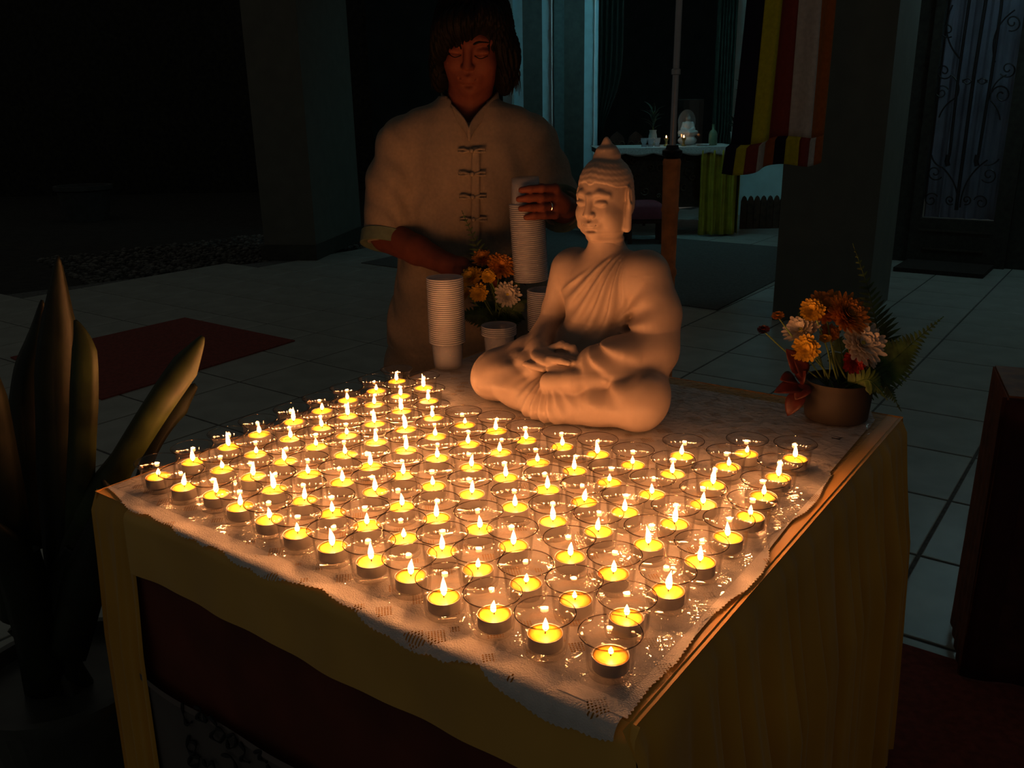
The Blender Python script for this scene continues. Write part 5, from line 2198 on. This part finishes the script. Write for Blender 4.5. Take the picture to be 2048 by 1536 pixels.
altar_candle(1332, 9.46, 'small burning lamp beside the flagpole on the altar', .08)
altar_candle(1367, 9.44, 'small burning lamp before the glass case on the altar', .05)
b = MB()
b.lathe([(0, 0), (.04, 0), (.045, .01), (.045, .11), (.035, .14), (.014, .16), (.014, .21), (.018, .215), (0, .215)], 18)
o = b.build('green_bottle', mat('bottle_green', (0.12, 0.2, 0.12), .2, .1, 20), None, True)
o.location = (on_altar(1425, 9.5), 9.5, ZA)
tag(o, 'small green bottle with a thin neck on the altar', 'bottle')
b = MB()
b.lathe([(0, 0), (.05, 0), (.07, .015), (.072, .02), (.05, .022), (0, .018)], 20)
o = b.build('offering_dish', M_porc, None, True)
o.location = (on_altar(1405, 9.38), 9.38, ZA)
tag(o, 'small shallow white dish beside the green bottle', 'dish')

# leafy plant in a vase behind the cups, orchid near the curtain
vs = empty('vase_plant', (on_altar(1305, 9.75), 9.75, ZA))
tag(vs, 'pale vase of pointed dark leaves standing on the altar', 'plant')
b = MB()
b.lathe([(0, 0), (.04, 0), (.05, .03), (.045, .10), (.035, .14), (.04, .16), (.033, .16), (0, .13)], 18)
b.build('vase', mat('pale_vase', (0.3, 0.36, 0.33), .4, .1, 20), vs, True)
M_dleaf = mat('dark_leaf', (0.035, 0.075, 0.05), .5, .2, 30, trans=.2)
for k in range(16):
    a = k * 2.4
    e = .25 + .09 * (k % 4)
    r_ = .10 + .012 * (k % 5)
    z0 = .16 + .012 * k
    oval_leaf((0, 0, z0), (r_ * math.cos(a), r_ * math.sin(a), z0 + r_ * e * 2), .014, M_dleaf, vs)
b = MB()
b.tube([(0, 0, .12), (0, 0, .36)], .006, 6)
b.build('stem', M_stem, vs, True)
orx = px_x(1472, 9.9, AH)
orc = empty('orchid', (orx - .06, 9.62, ZA))
tag(orc, 'tall orchid with dark pink blooms beside the green curtain', 'orchid')
b = MB()
b.lathe([(0, 0), (.06, 0), (.075, .12), (.08, .13), (.07, .13), (0, .11)], 20)
b.build('pot', M_porc, orc, True)
M_pink = mat('orchid_pink', (0.20, 0.07, 0.12), .6, .15, 60, trans=.3)
sp1 = spline([(0, 0, .1), (.02, 0, .4), (.06, -.01, .66), (.10, -.02, .78)], 8)
b = MB()
b.tube(sp1, .005, 6)
b.build('stem', M_stem, orc, True)
for k, t in enumerate((14, 16, 18, 20, 22, 24)):
    p = sp1[t]
    chrysanthemum(tuple(p + np.array([.02 * (-1) ** k, -.02, 0])), (.2 * (-1) ** k, -1, .2), .035, 1, M_pink if k < 4 else MATS['petal_white'], orc, None, .3, .55)
for k in range(9):
    a = k * .7 + .3
    oval_leaf((0, 0, .12), (.19 * math.cos(a), .12 * math.sin(a), .12 + .10 + .05 * (k % 3)), .028, M_dleaf, orc)
for k in range(14):
    a = k * 2.1
    oval_leaf((.01, 0, .2 + .03 * k), (.01 + .10 * math.cos(a), .06 * math.sin(a), .24 + .032 * k), .018, M_dleaf, orc)

# carved chair backs behind the altar, red stool before it
M_rose = mat('rosewood', (0.055, 0.02, 0.012), .4, .25, 30)
for k, (px, lab) in enumerate([(1236, 'carved rosewood chair behind the altar, next to the tied curtain'), (1274, 'carved rosewood chair behind the altar, next to the vase')]):
    ch = empty('carved_chair', (px_x(px, 10.3, .9), 10.3, 0))
    tag(ch, lab, 'chair', 'carved chairs behind the altar')
    b = MB()
    b.box((-.10, -.12, .42), (.10, .12, .46))
    b.build('seat', M_rose, ch)
    for sx in (-1, 1):
        for sy in (-1, 1):
            b = MB()
            b.box((sx * .085 - .015, sy * .105 - .015, 0), (sx * .085 + .015, sy * .105 + .015, .42))
            b.build('leg', M_rose, ch)
    b = MB()
    pr_ = [(-.09, .46), (.09, .46), (.095, .90), (.075, .99), (.03, 1.03), (0, 1.05), (-.03, 1.03), (-.075, .99), (-.095, .90)]
    b.add([(p[0], .09, p[1]) for p in pr_] + [(p[0], .125, p[1]) for p in pr_],
          [tuple(range(9)), tuple(range(17, 8, -1))] + [(i, (i + 1) % 9, 9 + (i + 1) % 9, 9 + i) for i in range(9)])
    b.build('backrest', M_rose, ch)
    b = MB()
    for sg in (-1, 1):
        b.tube([(sg * (.01 + .05 * (1 - i / 20)) + sg * .025 * math.cos(i * .5), .083, .90 + .05 * math.sin(i * .5) * (1 - i / 20)) for i in range(18)], .006, 5)
    b.build('carving', MATS['carving'], ch, True)
so = empty('cushion_stool', (px_x(1288, 8.85, .2), 8.85, 0.009))
tag(so, 'low stool with a dark red cushion before the altar', 'stool')
b = MB()
b.box((-.19, -.16, .20), (.19, .16, .24))
b.build('seat_board', M_rose, so)
for sx in (-1, 1):
    for sy in (-1, 1):
        b = MB()
        b.box((sx * .16 - .02, sy * .13 - .02, 0), (sx * .16 + .02, sy * .13 + .02, .20))
        b.build('leg', M_rose, so)
b = MB()


def pillow(s, t):
    a, c = s * 2 - 1, t * 2 - 1
    h = (1 - abs(a) ** 4) * (1 - abs(c) ** 4)
    return (.20 * a, .17 * c, .245 + .17 * h ** .4)


b.grid(pillow, 22, 22)
b.grid(lambda s, t: (.20 * (s * 2 - 1), .17 * (1 - t * 2), .243), 4, 4)
b.build('cushion', mat('cushion_red', (0.16, 0.025, 0.045), .75, .1, 40), so, 'all')
# shrub at the foot of the garden column
sh = empty('potted_shrub', (-1.28, 9.95, 0))
tag(sh, 'small leafy shrub in a pot near the garden column', 'shrub')
b = MB()
b.lathe([(0, 0), (.10, 0), (.14, .2), (.15, .21), (.13, .21), (0, .18)], 20)
b.build('pot', MATS['dark_glazed_pot'], sh, True)
b = MB()
for k in range(150):
    a, e = random.uniform(0, 6.28), random.uniform(.1, 1.3)
    r_ = random.uniform(.10, .26)
    c = np.array([r_ * math.cos(a) * math.cos(e), r_ * math.sin(a) * math.cos(e), .25 + r_ * math.sin(e) * 1.3])
    d = c / np.linalg.norm(c)
    s_ = np.cross(d, [0, 0, 1])
    b.add([c - s_ * .012, c + d * .03 - s_ * .016, c + d * .07, c + d * .03 + s_ * .016, c + s_ * .012], [(0, 1, 2, 3, 4)])
b.build('foliage', M_dleaf, sh, kind='stuff')
